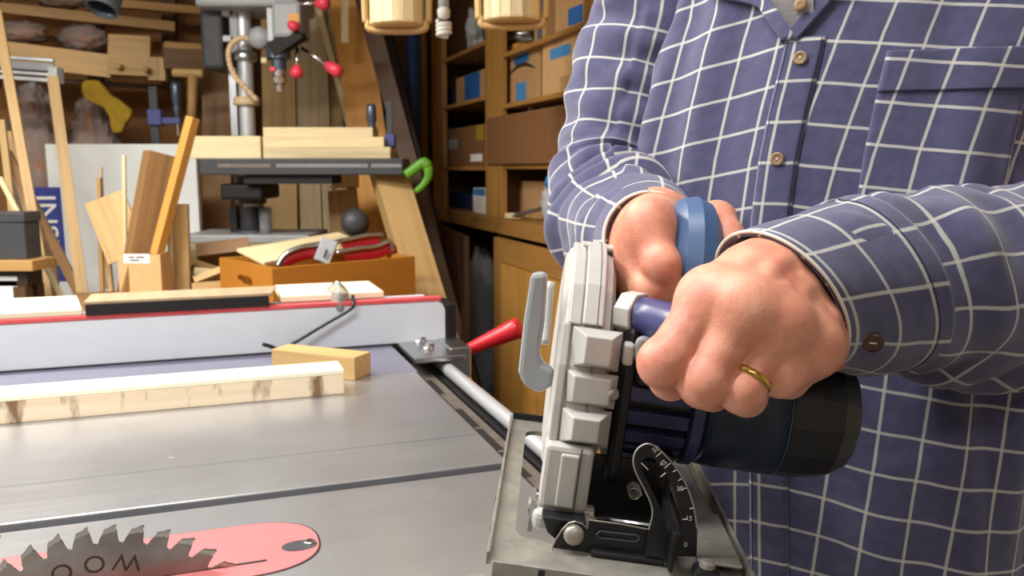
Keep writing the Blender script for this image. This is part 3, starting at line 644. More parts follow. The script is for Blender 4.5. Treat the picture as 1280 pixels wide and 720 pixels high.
# ------------------------------------------------------------------ drill press
def drill_press():
    D = 3.1; k = mpp(D)
    base = W(312, 296, D); base[2] = ZB2
    t = thing('drill_press', 'grey benchtop drill press with red knobbed levers and wide table', 'drill press', base)
    cx = W(312, 210, D); 
    def P(px, py, dd=0.0): return W(px, py, D+dd)
    def bx(name, x0, x1, y0, y1, dd0, dd1, mat, par=t, bev=0.004):
        p = P(x0, y1, dd0); q = P(x1, y0, dd0)
        return add(name, box(WF, p[0], q[0], D+dd0, D+dd1, p[2], q[2]), mat, par, bev=bev)
    X = cx[0]
    add('base_plate', box(WF, X-0.22, X+0.24, D-0.13, D+0.18, ZB2+0.0005, ZB2+0.03), 'grey_paint', t, bev=0.006)
    add('column', lathe(Fr((X, D, 0)), [(0.027, ZB2+0.03), (0.027, 1.86)], 24), 'column_steel', t, smooth=False)
    add('column_foot', lathe(Fr((X, D, 0)), [(0.062, ZB2+0.03), (0.060, ZB2+0.04), (0.040, ZB2+0.045), (0.038, 1.08)], 24), 'dark_grey', t)
    add('crank_rod', tube([(X+0.065, D-0.05, ZB2+0.03), (X+0.065, D-0.05, 1.08)], 0.022, 14), 'grey_paint', t, smooth=True)
    add('rack_post', box(WF, X-0.075, X-0.05, D-0.02, D+0.02, ZB2+0.03, 1.08), 'matte_black', t)
    zc = P(312, 71)[2]
    add('head_collar', lathe(Fr((X, D, 0)), [(0.042, zc-0.014), (0.044, zc-0.01), (0.044, zc+0.012), (0.034, zc+0.02)], 24), 'alu', t, smooth=True)
    zc = P(312, 127)[2]
    add('depth_collar', lathe(Fr((X, D, 0)), [(0.044, zc-0.014), (0.046, zc-0.01), (0.046, zc+0.012), (0.036, zc+0.016)], 24), 'grey_wood', t, smooth=True)
    bx('depth_rack', 289, 294, 85, 170, 0.03, 0.045, 'alu', bev=0.001)
    # head casting with open side frame
    bx('head_casting', 243, 370, -60, 8, -0.12, 0.14, 'grey_paint', bev=0.012)
    bx('head_frame', 334, 341, 8, 52, -0.10, 0.10, 'light_grey_paint', bev=0.006)
    bx('head_frame', 305, 336, 5, 12, -0.06, 0.10, 'light_grey_paint', bev=0.004)
    bx('quill_housing', 340, 375, 0, 47, -0.16, -0.02, 'grey_paint', bev=0.014)
    bx('motor', 252, 276, 10, 86, -0.04, 0.12, 'dark_grey', bev=0.014)
    bx('motor_bracket', 276, 292, 12, 20, -0.03, 0.08, 'light_grey_paint'); bx('motor_bracket', 276, 292, 44, 52, -0.03, 0.08, 'light_grey_paint')
    bx('motor_plate', 288, 296, 2, 66, -0.03, 0.08, 'grey_paint')
    c = P(325, 48, -0.06); add('feed_hub', lathe(axis_frame(c, (0.1, -1, 0)), [(0.038, 0), (0.038, 0.02), (0.028, 0.03), (0.012, 0.034)], 24), 'grey_paint', t, smooth=True)
    # spindle, chuck
    s0 = P(348, 66, -0.10); Xs = s0[0]; Ys = s0[1]
    add('spindle', lathe(Fr((Xs, Ys, 0)), [(0.042, P(0, 66)[2]), (0.042, P(0, 78)[2]), (0.026, P(0, 80)[2]), (0.024, P(0, 92)[2])][::-1], 20), 'steel_blue', t, smooth=False)
    ch = [(0.010, P(0, 118)[2]), (0.014, P(0, 116)[2]), (0.014, P(0, 110)[2]), (0.024, P(0, 108)[2]), (0.026, P(0, 101)[2]), (0.024, P(0, 99)[2]), (0.024, P(0, 92)[2])]
    add('chuck', lathe(Fr((Xs, Ys, 0)), ch, 20), 'chrome', t, smooth=False)
    b = add('laser_bracket', tube([P(342, 64, -0.12), P(377, 40, -0.14)], 0.034, 4, rot=0.8), 'matte_black', t)
    bx('warning_label', 360, 374, 17, 27, -0.162, -0.1605, 'orange_ply', bev=0)
    for (x0, y0, x1, y1, kx, ky) in ((377, 60, 407, 80, 427, 92), (372, 60, 371, 82, 371, 97), (364, 46, 366, 38, 368, 27), (365, 6, 394, 4, 412, 4)):
        lv = add('feed_lever', tube([P(x0, y0, -0.14), P(x1, y1, -0.17)], 0.006, 10), 'chrome', t, smooth=True)
        a = P(x1, y1, -0.17); e = P(kx, ky, -0.18); L = np.linalg.norm(e-a)
        add('lever_knob', lathe(axis_frame(a, e-a), [(0.010, 0), (0.016, L*0.15), (0.022, L*0.5), (0.021, L*0.8), (0.012, L*0.98)], 16), 'pink_red', lv, smooth=True)
    bx('red_button', 337, 344, 83, 89, -0.13, -0.12, 'pink_red', bev=0.003)
    bx('spring_cover', 326, 333, 72, 79, -0.13, -0.11, 'pine', bev=0.003)
    p = spline([P(318, 50, -0.06), P(300, 48, -0.08), P(288, 58, -0.08), P(286, 74, -0.08), P(292, 92, -0.08), P(305, 108, -0.07), P(322, 126, -0.05)], 60)
    rr = [0.0105 if i < 26 else (0.0085+0.003*(i % 3 == 0)) for i in range(60)]
    add('air_hose', tube(p, rr, 10), 'beige_hose', t, smooth=True)
    # table and its auxiliary top
    ztab = P(0, 198, -0.25)[2]
    tx0, tx1 = P(238, 0, -0.25)[0], P(500, 0, -0.25)[0]
    tb = add('press_table', box(WF, tx0, tx1, D-0.25, D-0.055, ztab-0.055, ztab), 'dark_grey', t, bev=0.004)
    add('t_track', box(WF, P(337, 0, -0.25)[0], P(455, 0, -0.25)[0], D-0.2515, D-0.2502, ztab-0.030, ztab-0.018), 'alu', tb)
    add('t_track', box(WF, P(459, 0, -0.25)[0], P(498, 0, -0.25)[0], D-0.2515, D-0.2502, ztab-0.030, ztab-0.018), 'alu', tb)
    add('t_track', box(WF, P(262, 0, -0.25)[0], P(330, 0, -0.25)[0], D-0.2515, D-0.2502, ztab-0.030, ztab-0.018), 'iron', tb)
    add('under_plate', box(WF, P(320, 0)[0], P(425, 0)[0], D-0.23, D-0.06, ztab-0.085, ztab-0.0555), 'matte_black', t)
    add('table_arm', box(WF, X-0.045, X+0.10, D-0.2, D+0.03, ztab-0.14, ztab-0.086), 'matte_black', t, bev=0.01)
    add('arm_collar', lathe(Fr((X, D, 0)), [(0.055, ztab-0.16), (0.055, ztab-0.06)], 20), 'dark_grey', t)
    return ztab, D
ZT, DP = drill_press()
# boards on the drill press table
def pt_board(label, x0, x1, z0, h, d0, dep, mat):
    a = W(x0, 0, DP+d0)[0]; b = W(x1, 0, DP+d0)[0]
    o = add('fence_board', box(WF, a, b, DP+d0, DP+d0+dep, z0+0.0004, z0+h), mat, bev=0.0015); tag(o, label, 'board')
k = mpp(DP-0.2)
pt_board('pale board at the left end of the drill press table', 219, 318, ZT, 27*k, -0.23, 0.10, 'pine')
pt_board('low pale board at the front of the drill press table', 321, 484, ZT, 14*k, -0.235, 0.16, 'pine')
pt_board('middle pale board in the stack on the drill press table', 321, 476, ZT+14*k, 12*k, -0.22, 0.14, 'pine')
pt_board('topmost pale board in the stack on the drill press table', 322, 462, ZT+26*k, 12*k, -0.21, 0.12, 'pine')

def bar_clamp(label, d, bar, body, handle, arm, yb0, yb1):
    P = lambda x, y: W(x, y, d)
    t = thing('bar_clamp', label, 'clamp', P(bar, yb1))
    p, q = P(bar-3, yb1), P(bar+3, yb0)
    add('clamp_bar', box(WF, p[0], q[0], d-0.005, d+0.005, p[2], q[2]), 'dark_grey', t, bev=0.001)
    x0, y0, x1, y1 = body; p, q = P(x0, y1), P(x1, y0)
    add('clamp_head', box(WF, p[0], q[0], d-0.02, d+0.02, p[2], q[2]), 'clamp_blue', t, bev=0.004)
    x0, y0, x1, y1 = arm; p, q = P(min(x0, x1), y1), P(max(x0, x1), y0)
    add('clamp_arm', box(WF, p[0], q[0], d-0.012, d+0.012, p[2], q[2]), 'clamp_blue', t, bev=0.003)
    hx, h0, h1 = handle; a = P(hx, h1); b = P(hx, h0); L = b[2]-a[2]; r = mpp(d)*6
    h = add('screw_handle', lathe(Fr(a), [(r*0.5, 0), (r*0.6, L*0.1), (r*0.9, L*0.3), (r*0.7, L*0.42), (r, L*0.5), (r, L*0.9), (r*0.7, L)], 16), 'steel_blue', t, smooth=True)
    add('screw', lathe(Fr(a - np.array([0, 0, 0.06])), [(r*0.25, 0), (r*0.25, 0.062)], 10), 'alu', h)
bar_clamp('blue bar clamp hanging on the brown back wall', 3.35, 193, (187, 137, 203, 157), (222, 102, 150), (203, 147, 226, 155), 108, 182)
bar_clamp('blue bar clamp at the right end of the drill press table', 2.93, 487, (482, 168, 494, 183), (465, 130, 172), (462, 172, 483, 179), 127, 196)

# ------------------------------------------------------------------ lumber leaning and stacked
def leaner(name, label, x0, y0, d0, x1, y1, d1, wpx, th, mat, n=(0, -1, 0), zend=None, group=None, cat='lumber'):
    p = W(x0, y0, d0); q = W(x1, y1, d1)
    if zend is not None: q = p + (q-p)*((p[2]-zend)/(p[2]-q[2]))
    wd = wpx*mpp((d0+d1)/2)
    o = add(name, plank_geo(q, p, wd, th, n), mat, bev=0.001)
    return tag(o, label, cat, group)
G = 'sticks leaning at the left'
leaner('wood_stick', 'tall tan strip leaning at the left edge, crossing the white sheet', -4, 14, 2.95, 62, 385, 2.72, 11, 0.02, 'tan_wood', (0.4, -1, 0), 0.0, G)
leaner('wood_stick', 'square stick with cut top leaning in front of the white sheet', 66, 97, 3.0, 104, 375, 2.8, 13, 0.03, 'tan_wood', (0.5, -1, 0), 0.0, G)
leaner('wood_stick', 'dark brown strip leaning over the blue print', 8, 190, 2.9, 106, 380, 2.84, 11, 0.02, 'brown_wood', (0.2, -1, 0), 0.35, G)
leaner('wood_stick', 'thin pale strip leaning over the dark box', 0, 222, 2.66, 84, 385, 2.62, 6, 0.012, 'pine', (0.2, -1, 0), 0.35, G)
leaner('wood_stick', 'short brown strip leaning behind the small shelf', 26, 270, 2.8, 52, 385, 2.76, 9, 0.02, 'oak', (0.2, -1, 0), 0.2, G)
leaner('wood_stick', 'narrow tan strip leaning at the far left', 2, 150, 2.88, 30, 385, 2.8, 8, 0.016, 'tan_wood', (0.2, -1, 0), 0.1, G)
leaner('wood_stick', 'tan lath leaning behind the dark brown strip', 10, 165, 3.0, 44, 300, 2.92, 9, 0.014, 'tan_wood', (0.2, -1, 0), 0.1, G)
leaner('wood_stick', 'brown board leaning below the blue print', 58, 290, 2.95, 68, 385, 2.9, 16, 0.016, 'brown_wood', (0.2, -1, 0), 0.1, G)

def foam():
    d = 3.25; p0 = W(56, 180, d); p1 = W(244, 180, d); z1 = p0[2]
    t = thing('insulation_sheet', 'white foam insulation sheet with blue print standing behind the lumber', 'insulation', ((p0[0]+p1[0])/2, d, 0))
    add('foam_board', box(WF, p0[0], p1[0], d, d+0.025, 0.0005, z1), 'foam_white', t, bev=0.002)
    def strip(x0, y0, x1, y1, wpx, m):
        add('printed_strip', plank_geo(W(x1, y1, d-0.0012), W(x0, y0, d-0.0012), wpx*mpp(d), 0.0008, (0, -1, 0)), m, t)
    strip(54, 234, 64, 352, 42, 'print_blue')
    dn = nrm(W(64, 352, d)-W(54, 234, d)); sd = np.cross(np.array([0, -1.0, 0]), dn)
    add('printed_word', text_geo(Fr(W(59, 293, d-0.0022), dn, -sd if sd[0] < 0 else sd, (0, -1, 0)), 'INSUL', 0.115, 0.0003), 'paper', t)
    strip(196, 235, 206, 236, 8, 'light_grey_paint')
foam()

# lumber rack along the wall at the top left
def rack():
    t = thing('lumber_rack', 'brown wooden wall rack with two ledges at the top left', 'rack', R(-1.0, WALL_B-0.2, 1.2))
    for (x0, y0, d0, x1, y1, d1, w_, m) in ((-20, 8, 3.40, 218, 34, 3.72, 12, 'oak'), (-20, 96, 3.45, 252, 112, 3.74, 5, 'dark_wood'), (-20, -10, 3.42, 250, 14, 3.78, 10, 'oak')):
        p, q = W(x0, y0, d0), W(x1, y1, d1); q[2] = (p[2]+q[2])/2 if False else q[2]
        add('ledge', plank_geo(p, q, w_*mpp(3.5), 0.05, (0.2, -1, 0)), m, t, bev=0.002)
    for px in (-10, 120, 212):
        p = W(px, -20, 3.5+px*0.0015+0.06); q = W(px, 110, 3.5+px*0.0015+0.06); add('upright', plank_geo(q, p, 0.06, 0.03, (0, -1, 0)), 'dark_wood', t)
rack()
leaner('rack_plank', 'long tan plank lying on the wall rack', -30, 62, 3.36, 139, 83, 3.5, 28, 0.02, 'tan_wood', (0, -1, 0), None, None, 'board')
leaner('rack_block', 'square tan board standing on the rack beside the long plank', 162, 95, 3.5, 163, 45, 3.52, 49, 0.03, 'tan_wood', (0.1, -1, 0), None, None, 'board')
leaner('rack_block', 'small tan block at the end of the square rack board', 198, 101, 3.52, 197, 72, 3.52, 20, 0.04, 'tan_wood', (0.1, -1, 0), None, None, 'board')
leaner('rack_box', 'grey brown timber on the rack above the wooden mallet', 204, 74, 3.5, 252, 76, 3.58, 24, 0.08, 'walnut_board', (0.1, -1, 0), None, None, 'lumber')
leaner('rack_strip', 'thin tan strip on top of the grey brown rack timber', 205, 57, 3.5, 250, 60, 3.57, 8, 0.06, 'oak', (0.1, -1, 0), None, None, 'lumber')
for i, (px, py, kx) in enumerate(((150, 84, 'left'), (184, 88, 'right'))):
    c = W(px, py, 3.47); o = add('dowel_peg', lathe(axis_frame(c+[0, 0.012, 0], (0, -1, 0.1)), [(0.012, 0), (0.012, 0.03), (0.010, 0.034)], 14), 'tan_wood', smooth=True); tag(o, 'round wooden peg end at the %s side of the square rack board' % kx, 'peg')
def mallet():
    d = 3.4; t = thing('wooden_mallet', 'wooden mallet hanging head up beside the blue wall clamp', 'mallet', W(240, 165, d))
    add('mallet_handle', tube([W(239, 166, d), W(241, 92, d)], 0.019, 12), 'oak', t, smooth=True)
    p, q = W(216, 91, d), W(254, 92, d); add('mallet_head', tube([p, p+(q-p)*0.05, q-(q-p)*0.05, q], [0.014, 0.017, 0.017, 0.014], 14), 'tan_wood', t, smooth=True)
mallet()
def wrapped(label, px, py0, py1, d, rpx, seed, zb=None):
    p0, p1 = W(px, py0, d), W(px, py1, d); c = (p0+p1)/2; r = rpx*mpp(d); t = thing('wrapped_bundle', label, 'bundle', p1)
    add('bundle_core', blob(c, (r*0.9, r*0.6, (p0[2]-p1[2])/2*0.92), 0.35, 2.6, 28, 20, seed), 'bundle_brown', t, smooth=True)
    add('plastic_wrap', blob(c, (r, r*0.7, (p0[2]-p1[2])/2), 0.30, 4.5, 44, 32, seed+1), 'clear_wrap', t, smooth=True)
wrapped('plastic wrapped brown bundle above the white sheet at left', 46, 112, 300, 3.52, 32, 4)
wrapped('plastic wrapped brown bundle above the white sheet under the yellow rag', 120, 122, 300, 3.60, 30, 6)
wrapped('plastic wrapped parcel on the rack above the long plank at left', 28, 28, 54, 3.47, 30, 11)
wrapped('plastic wrapped parcel on the rack beside the square board', 104, 32, 64, 3.58, 28, 13)
wrapped('plastic wrapped parcel on the upper rack ledge beside the black pipe', 78, -14, 10, 3.56, 34, 15)
def rag():
    d = 3.44; t = []
    px = [(106, 104), (112, 101), (126, 101), (132, 108), (142, 120), (152, 125), (160, 132), (168, 138), (167, 147), (160, 155), (156, 166), (146, 167), (142, 160), (140, 146), (134, 136), (124, 131), (112, 126), (106, 116)]
    fr = Fr(W(135, 130, d), (1, 0, 0), (0, 0, 1), (0, -1, 0))
    pts = [((W(x, y, d)-fr.o)[0], (W(x, y, d)-fr.o)[2]) for x, y in px]
    vs, fs, uv = prism(fr, pts[::-1], 0, 0.03)
    o = add('yellow_rag', (vs, fs), 'yellow_cloth', bev=0.008, seg=3); tag(o, 'olive yellow rag hanging on the back wall', 'rag')
rag()
def track():
    d = 3.15; t = thing('aluminium_track', 'stack of aluminium tracks at the left above the leaning sticks', 'track', W(-30, 105, d))
    for (y0, h, m, dd) in ((76, 4, 'alu', 0), (85, 9, 'grey_paint', 0.01), (94, 4, 'alu', -0.01), (101, 5, 'alu', -0.01)):
        add('track_bar', plank_geo(W(-60, y0-9, d+dd-0.1), W(68, y0, d+dd), h*mpp(d), 0.03, (0, -1, 0.0)), m, t, bev=0.002)
    add('end_bracket', plank_geo(W(70, 104, d-0.02), W(70, 84, d-0.02), 11*mpp(d), 0.05, (0, -1, 0)), 'light_grey_paint', t, bev=0.002)
track()
p = spline([W(127, 12, 2.6), W(136, -20, 2.64), W(140, -70, 2.7)] , 8); top = p[-1].copy(); top[2] = CEIL-0.01
o = add('dust_pipe', tube(list(p)+[top], 0.046, 24, cap=False), 'steel_blue', origin=p[0], smooth=True); sm = o.modifiers.new('solid', 'SOLIDIFY'); sm.thickness = 0.004; tag(o, 'dark dust extraction pipe hanging open ended from the ceiling', 'pipe')

# planks behind the drill press
for (x0, x1, w_, m, d0, lb) in ((272, 272, 34, 'brown_wood', 3.72, 'wide brown board standing behind the drill press column at left'),
        (300, 302, 14, 'dark_wood', 3.76, 'narrow dark board standing behind the drill press column'),
        (348, 352, 40, 'tan_wood', 3.80, 'wide oak board standing just right of the drill press column'),
        (381, 390, 26, 'grey_wood', 3.82, 'greyish board standing second right of the drill press column'),
        (399, 412, 13, 'grey_wood', 3.80, 'narrow greyish board standing third right of the drill press column'),
        (412, 428, 18, 'tan_wood', 3.84, 'oak board standing behind the drill press lever')):
    leaner('standing_board', lb, x0-2, -60, d0+0.12, x1, 300, d0, w_, 0.022, m, (0.05, -1, 0), 0.0, 'boards standing behind the drill press', 'board')
leaner('leaning_strip', 'pale strip leaning across the boards behind the red lever knob', 396, 0, 3.74, 440, 165, 3.62, 8, 0.02, 'pine', (-0.3, -1, 0), 0.0, None)
leaner('plywood_sheet', 'orange plywood sheet leaning behind the drill press stack', 428, -60, 3.66, 478, 300, 3.5, 46, 0.018, 'orange_ply', (-0.1, -1, 0), 0.0, None, 'board')
leaner('leaning_strip', 'pale batten hanging in front of the orange plywood', 431, -60, 3.4, 431, 54, 3.4, 9, 0.02, 'pine', (0.2, -1, 0), None, None)
leaner('leaning_plank', 'dark brown plank leaning along the orange plywood edge', 440, -60, 3.5, 520, 230, 3.36, 22, 0.03, 'dark_wood', (-0.2, -1, 0), 0.0, None)
leaner('leaning_plank', 'nearly black plank leaning beside the cabinet door', 470, 20, 3.7, 545, 330, 3.5, 30, 0.03, 'black_brown', (-0.2, -1, 0), 0.0, None)
leaner('diagonal_board', 'wide tan board leaning diagonally below the drill press table', 482, 206, 2.98, 536, 385, 2.76, 42, 0.07, 'tan_wood', (0.45, -1, 0.1), 0.0, None, 'board')
o = add('shade_gap_pipe', tube([W(516, 300, 3.72)*[1, 1, 0], W(516, 0, 3.72)*[1, 1, 0]+[0, 0, 2.3]], 0.03, 16), 'navy_thing', smooth=True); tag(o, 'made-up dark navy pipe for the shaded gap beside the open cabinet door', 'pipe')  # no real pipe: dark column put in for the shadowed wall recess
p = spline([W(507, 219, 2.85), W(518, 211, 2.85), W(530, 203, 2.85), W(535, 210, 2.85), W(535, 221, 2.85), W(529, 231, 2.85), W(519, 240, 2.85)], 24)
def gclamp():
    t = thing('spring_clamp', 'bright green spring clamp hooked over the diagonal board', 'clamp', p[-1])
    add('clamp_jaw', tube(p[:12], np.linspace(0.016, 0.018, 12), 12, sx=1, sy=0.7), 'green_plastic', t, smooth=True)
    add('clamp_jaw', tube(p[11:], np.linspace(0.017, 0.009, 13), 12, sx=1, sy=0.7), 'green_plastic', t, smooth=True)
gclamp()
tri = [(0, 0), (0.11, 0.10), (0.11, 0.0)]
o = add('triangle_offcut', prism(Fr(W(411, 235, 3.2), (1, 0, 0), (0, 0, 1), (0, 1, 0)), [(x, y) for x, y in tri], 0, 0.03), 'tan_wood', bev=0.001); tag(o, 'triangular wood offcut under the drill press table', 'lumber')
leaner('leaning_strip', 'short oak strip under the triangular offcut', 428, 238, 3.2, 432, 300, 3.15, 36, 0.02, 'oak', (0, -1, 0), ZB2, None)
c = W(443, 292, 2.92); c[2] = ZB2 if False else c[2]
o = add('grey_pot', lathe(axis_frame(W(443, 277, 2.86), (0.1, -1, 0.25)), [(0.02, -0.1), (0.04, -0.08), (0.048, -0.03), (0.046, 0), (0.040, 0.016), (0.026, 0.026), (0.0, 0.03)], 24), 'dark_grey', smooth=True); tag(o, 'dark blue grey round cup lying behind the tray', 'cup')

# ------------------------------------------------------------------ bench contents
def scrap_box():
    d = 2.42; p, q = W(150, 370, d), W(203, 370, d); z1 = W(0, 318, d)[2]; x0, x1 = p[0], q[0]; y0, y1 = d, d+0.075
    t = thing('scrap_box', 'open cardboard box with white label holding wood scraps', 'box', ((x0+x1)/2, d+0.04, ZB1))
    e = 0.004; z0 = ZB1+0.0005
    for nm, g in (('front_wall', (x0, x1, y0, y0+e, z0, z1)), ('back_wall', (x0, x1, y1-e, y1, z0, z1)), ('side_wall', (x0, x0+e, y0+e, y1-e, z0, z1)), ('side_wall', (x1-e, x1, y0+e, y1-e, z0, z1)), ('bottom', (x0+e, x1-e, y0+e, y1-e, z0, z0+e))):
        add(nm, box(WF, *g), 'cardboard_light', t)
    lp, lq = W(155, 329, d), W(187, 317, d)
    lb = add('label', box(WF, lp[0], lq[0], d-0.0012, d-0.0002, lp[2], lq[2]-0.001), 'paper', t)
    for i, (a, b, y) in enumerate(((0.2, 0.42, 0.62), (0.48, 0.8, 0.62), (0.25, 0.6, 0.3))):
        xx = lq[0]-lp[0]; zz = lq[2]-lp[2]; add('label_print', box(WF, lp[0]+a*xx, lp[0]+b*xx, d-0.0018, d-0.0013, lp[2]+(y-0.09)*zz, lp[2]+(y+0.09)*zz), 'print_grey', lb)
scrap_box()
leaner('scrap_beam', 'thick brown beam offcut standing in the scrap box', 200, 192, 2.52, 176, 320, 2.47, 34, 0.050, 'brown_wood', (1.05, -1, 0.15), ZB1+0.01, 'scraps in the box')
leaner('scrap_square', 'square tan panel tilted in the scrap box', 130, 246, 2.56, 160, 322, 2.53, 50, 0.008, 'tan_wood', (0.1, -1, 0.1), None, 'scraps in the box')
leaner('scrap_stick', 'orange tan stick slanting up from the scrap box', 241, 147, 2.50, 196, 318, 2.45, 12, 0.028, 'ochre_panel', (-0.5, -1, 0.1), None, 'scraps in the box')
leaner('scrap_dowel', 'thin pale dowel standing in the scrap box', 155, 194, 2.50, 157, 318, 2.49, 4, 0.009, 'pine', (0, -1, 0), ZB1+0.01, 'scraps in the box')
leaner('scrap_lath', 'pale board standing right of the scrap box', 225, 255, 2.6, 228, 370, 2.57, 21, 0.016, 'tan_wood', (0, -1, 0), ZB1, None)
leaner('scrap_lath', 'thin pale lath standing close beside the scrap box', 212, 280, 2.55, 215, 370, 2.53, 6, 0.01, 'pine', (0, -1, 0), ZB1, None)
leaner('scrap_lath', 'thin brown lath standing left of the scrap box', 124, 222, 2.6, 128, 370, 2.58, 5, 0.012, 'oak', (0, -1, 0), ZB1, None)
leaner('scrap_lath', 'thin tan lath leaning left of the scrap box', 131, 285, 2.62, 140, 370, 2.58, 6, 0.012, 'tan_wood', (0, -1, 0), ZB1, None)
leaner('scrap_lath', 'narrow tan lath with dark top left of the scrap box', 126, 208, 2.66, 134, 370, 2.64, 3, 0.008, 'grey_wood', (0, -1, 0), ZB1, None)
for i, (x0, y0, x1, y1, d, w_, th, m, lb) in enumerate(((246, 316, 312, 308, 2.72, 18, 0.05, 'brown_wood', 'brown offcut lying at the back left of the tray'),
        (243, 352, 292, 333, 2.55, 9, 0.03, 'tan_wood', 'tan offcut lying slanted left of the tray'), (242, 340, 288, 345, 2.62, 10, 0.03, 'pine', 'pale offcut in the scrap heap left of the tray'),
        (240, 362, 290, 358, 2.5, 12, 0.04, 'oak', 'oak offcut at the bottom of the scrap heap'), (240, 328, 270, 338, 2.68, 8, 0.03, 'tan_wood', 'short tan offcut on top of the scrap heap'),
        (200, 366, 238, 360, 2.66, 14, 0.04, 'dark_wood', 'dark offcut behind the pale standing board'))):
    o = add('wood_offcut', plank_geo(W(x0, y0, d), W(x1, y1, d+0.05), w_*mpp(d), th, (0, -1, 0.5)), m, bev=0.0015); tag(o, lb, 'lumber', 'offcuts left of the tray')
def tray():
    C_, Rr, L_ = np.array([-0.633, 2.2, 0]), np.array([-0.290, 2.5, 0]), np.array([-0.862, 2.47, 0])
    ax = nrm(Rr-C_); ay = np.array([-ax[1], ax[0], 0]); Lx = np.linalg.norm(Rr-C_); Ly = 0.35; H = 0.118; z0 = ZB1+0.0005
    fr = Fr(C_+[0, 0, z0], ax, ay, ZA)
    t = thing('plywood_tray', 'orange plywood tray with handle hole holding red tools', 'tray', fr.p(Lx/2, Ly/2, 0))
    e = 0.012
    add('long_side', box(fr, 0, Lx, 0, e, 0, H), 'tray_ply', t, bev=0.001); add('long_side', box(fr, 0, Lx, Ly-e, Ly, 0, H), 'tray_ply', t, bev=0.001)
    add('end_panel', box(fr, Lx-e, Lx, e, Ly-e, 0, H), 'tray_ply', t, bev=0.001)
    hf = Fr(fr.p(0, Ly/2, 0), -ay, ZA, ax)
    hole = [(0.05*math.copysign(abs(math.cos(a))**0.6, math.cos(a)), 0.068+0.014*math.copysign(abs(math.sin(a))**0.8, math.sin(a))) for a in np.linspace(0, 2*math.pi, 24, endpoint=False)]
    h2 = Ly/2-e
    add('end_panel', sheet2d(Fr(fr.p(e/2, Ly/2, 0), -ay, ZA, ax), [[(-h2, 0), (h2, 0), (h2, H), (-h2, H)], hole], e), 'tray_ply', t)
    add('tray_bottom', box(fr, e, Lx-e, e, Ly-e, 0, 0.006), 'tray_ply', t)
    return fr, Lx, Ly, H
TF, TLx, TLy, TH = tray()
# inside the tray: a cream board, red tools with silver bows
o = add('cream_board', plank_geo(TF.p(0.03, 0.20, 0.130), TF.p(0.40, 0.27, 0.155), 0.13, 0.010, -0.25*TF.y+ZA*0.9-0.1*TF.x), 'pine', bev=0.001); tag(o, 'cream plywood board lying across the orange tray', 'board')
def redtool(label, pts, d, seed):
    P = [W(x, y, d+0.0012*(x-400)) for x, y in pts]; path = spline(P, 30)
    t = thing('red_tool', label, 'tool', path[0])
    add('silver_bow', tube(path, 0.007, 8, sx=1.0, sy=1.6), 'alu', t, smooth=True)
    inner = path[3:-3] + np.array([0, 0.012, -0.022]); add('red_body', tube(inner, 0.018, 8, sx=1.0, sy=0.6), 'red_plastic', t, smooth=True)
    return t
redtool('red tool with long silver bow at the front of the tray', [(346, 333), (356, 318), (376, 309), (400, 305), (425, 302)], 2.36, 1)
redtool('red tool with pale edge at the right of the tray', [(420, 316), (445, 311), (470, 308), (487, 302), (490, 314)], 2.46, 2)
redtool('red handled tool lying behind the grey block in the tray', [(420, 302), (440, 298), (460, 294), (478, 293)], 2.52, 3)
o = add('grey_block', plank_geo(W(402, 328, 2.34), W(413, 300, 2.36), 0.045, 0.03, (0.2, -1, 0.3)), 'grey_paint', bev=0.002); tag(o, 'grey metal block with slot standing in the tray', 'block')
o2 = add('block_slot', plank_geo(W(405, 322, 2.322), W(409, 312, 2.328), 0.006, 0.002, (0.2, -1, 0.3)), 'matte_black', o)

# side stand at the left with the dark box
def stand():
    d = 2.35; zt_ = W(0, 326, d)[2]; E_ = 0.12; x1 = W(44, 0, d+E_)[0]; x0 = x1-0.45
    t = thing('side_stand', 'small dark brown stand at the left edge holding a dark box', 'stand', ((x0+x1)/2, d+0.06, 0))
    add('stand_top', box(WF, x0, x1, d, d+E_, zt_-0.03, zt_), 'oak', t, bev=0.002)
    add('apron', box(WF, x0+0.03, x1-0.03, d+0.02, d+E_-0.02, zt_-0.075, zt_-0.0305), 'black_brown', t)
    for x in (x0+0.05, x1-0.05):
        for y in (d+0.03, d+E_-0.03): add('leg', box(WF, x-0.018, x+0.018, y-0.018, y+0.018, 0, zt_-0.076), 'dark_wood', t)
    zs = W(0, 379, d)[2]
    add('lower_shelf', box(WF, x0+0.03, x1-0.03, d+0.0, d+E_-0.02, zs-0.02, zs), 'dark_wood', t)
    fr = Fr((x1-0.23, d+0.03, zt_))
    b = thing('dark_box', 'dark grey box on the small stand at the left edge', 'box', (x1-0.1, d+0.06, zt_))
    xb = W(30, 0, d+E_)[0]; hb = W(0, 266, d)[2]-zt_
    add('box_body', box(WF, xb-0.22, xb, d+0.03, d+E_-0.01, zt_+0.0005, zt_+hb*0.78), 'dark_grey', b, bev=0.003); add('box_lid', box(WF, xb-0.224, xb+0.004, d+0.026, d+E_-0.006, zt_+hb*0.785, zt_+hb), 'dark_grey', b, bev=0.003)
    xw = W(18, 0, d+E_)[0]; zw = W(0, 352, d)[2]
    o = add('white_box', box(WF, xw-0.18, xw, d+0.02, d+E_-0.02, zs+0.0005, zw), 'paper', bev=0.002); tag(o, 'white box on the lower shelf of the small stand', 'box')
    add('box_lid', box(WF, xw-0.182, xw+0.002, d+0.018, d+E_-0.018, zw+0.0003, zw+0.012), 'light_grey_paint', o)
stand()

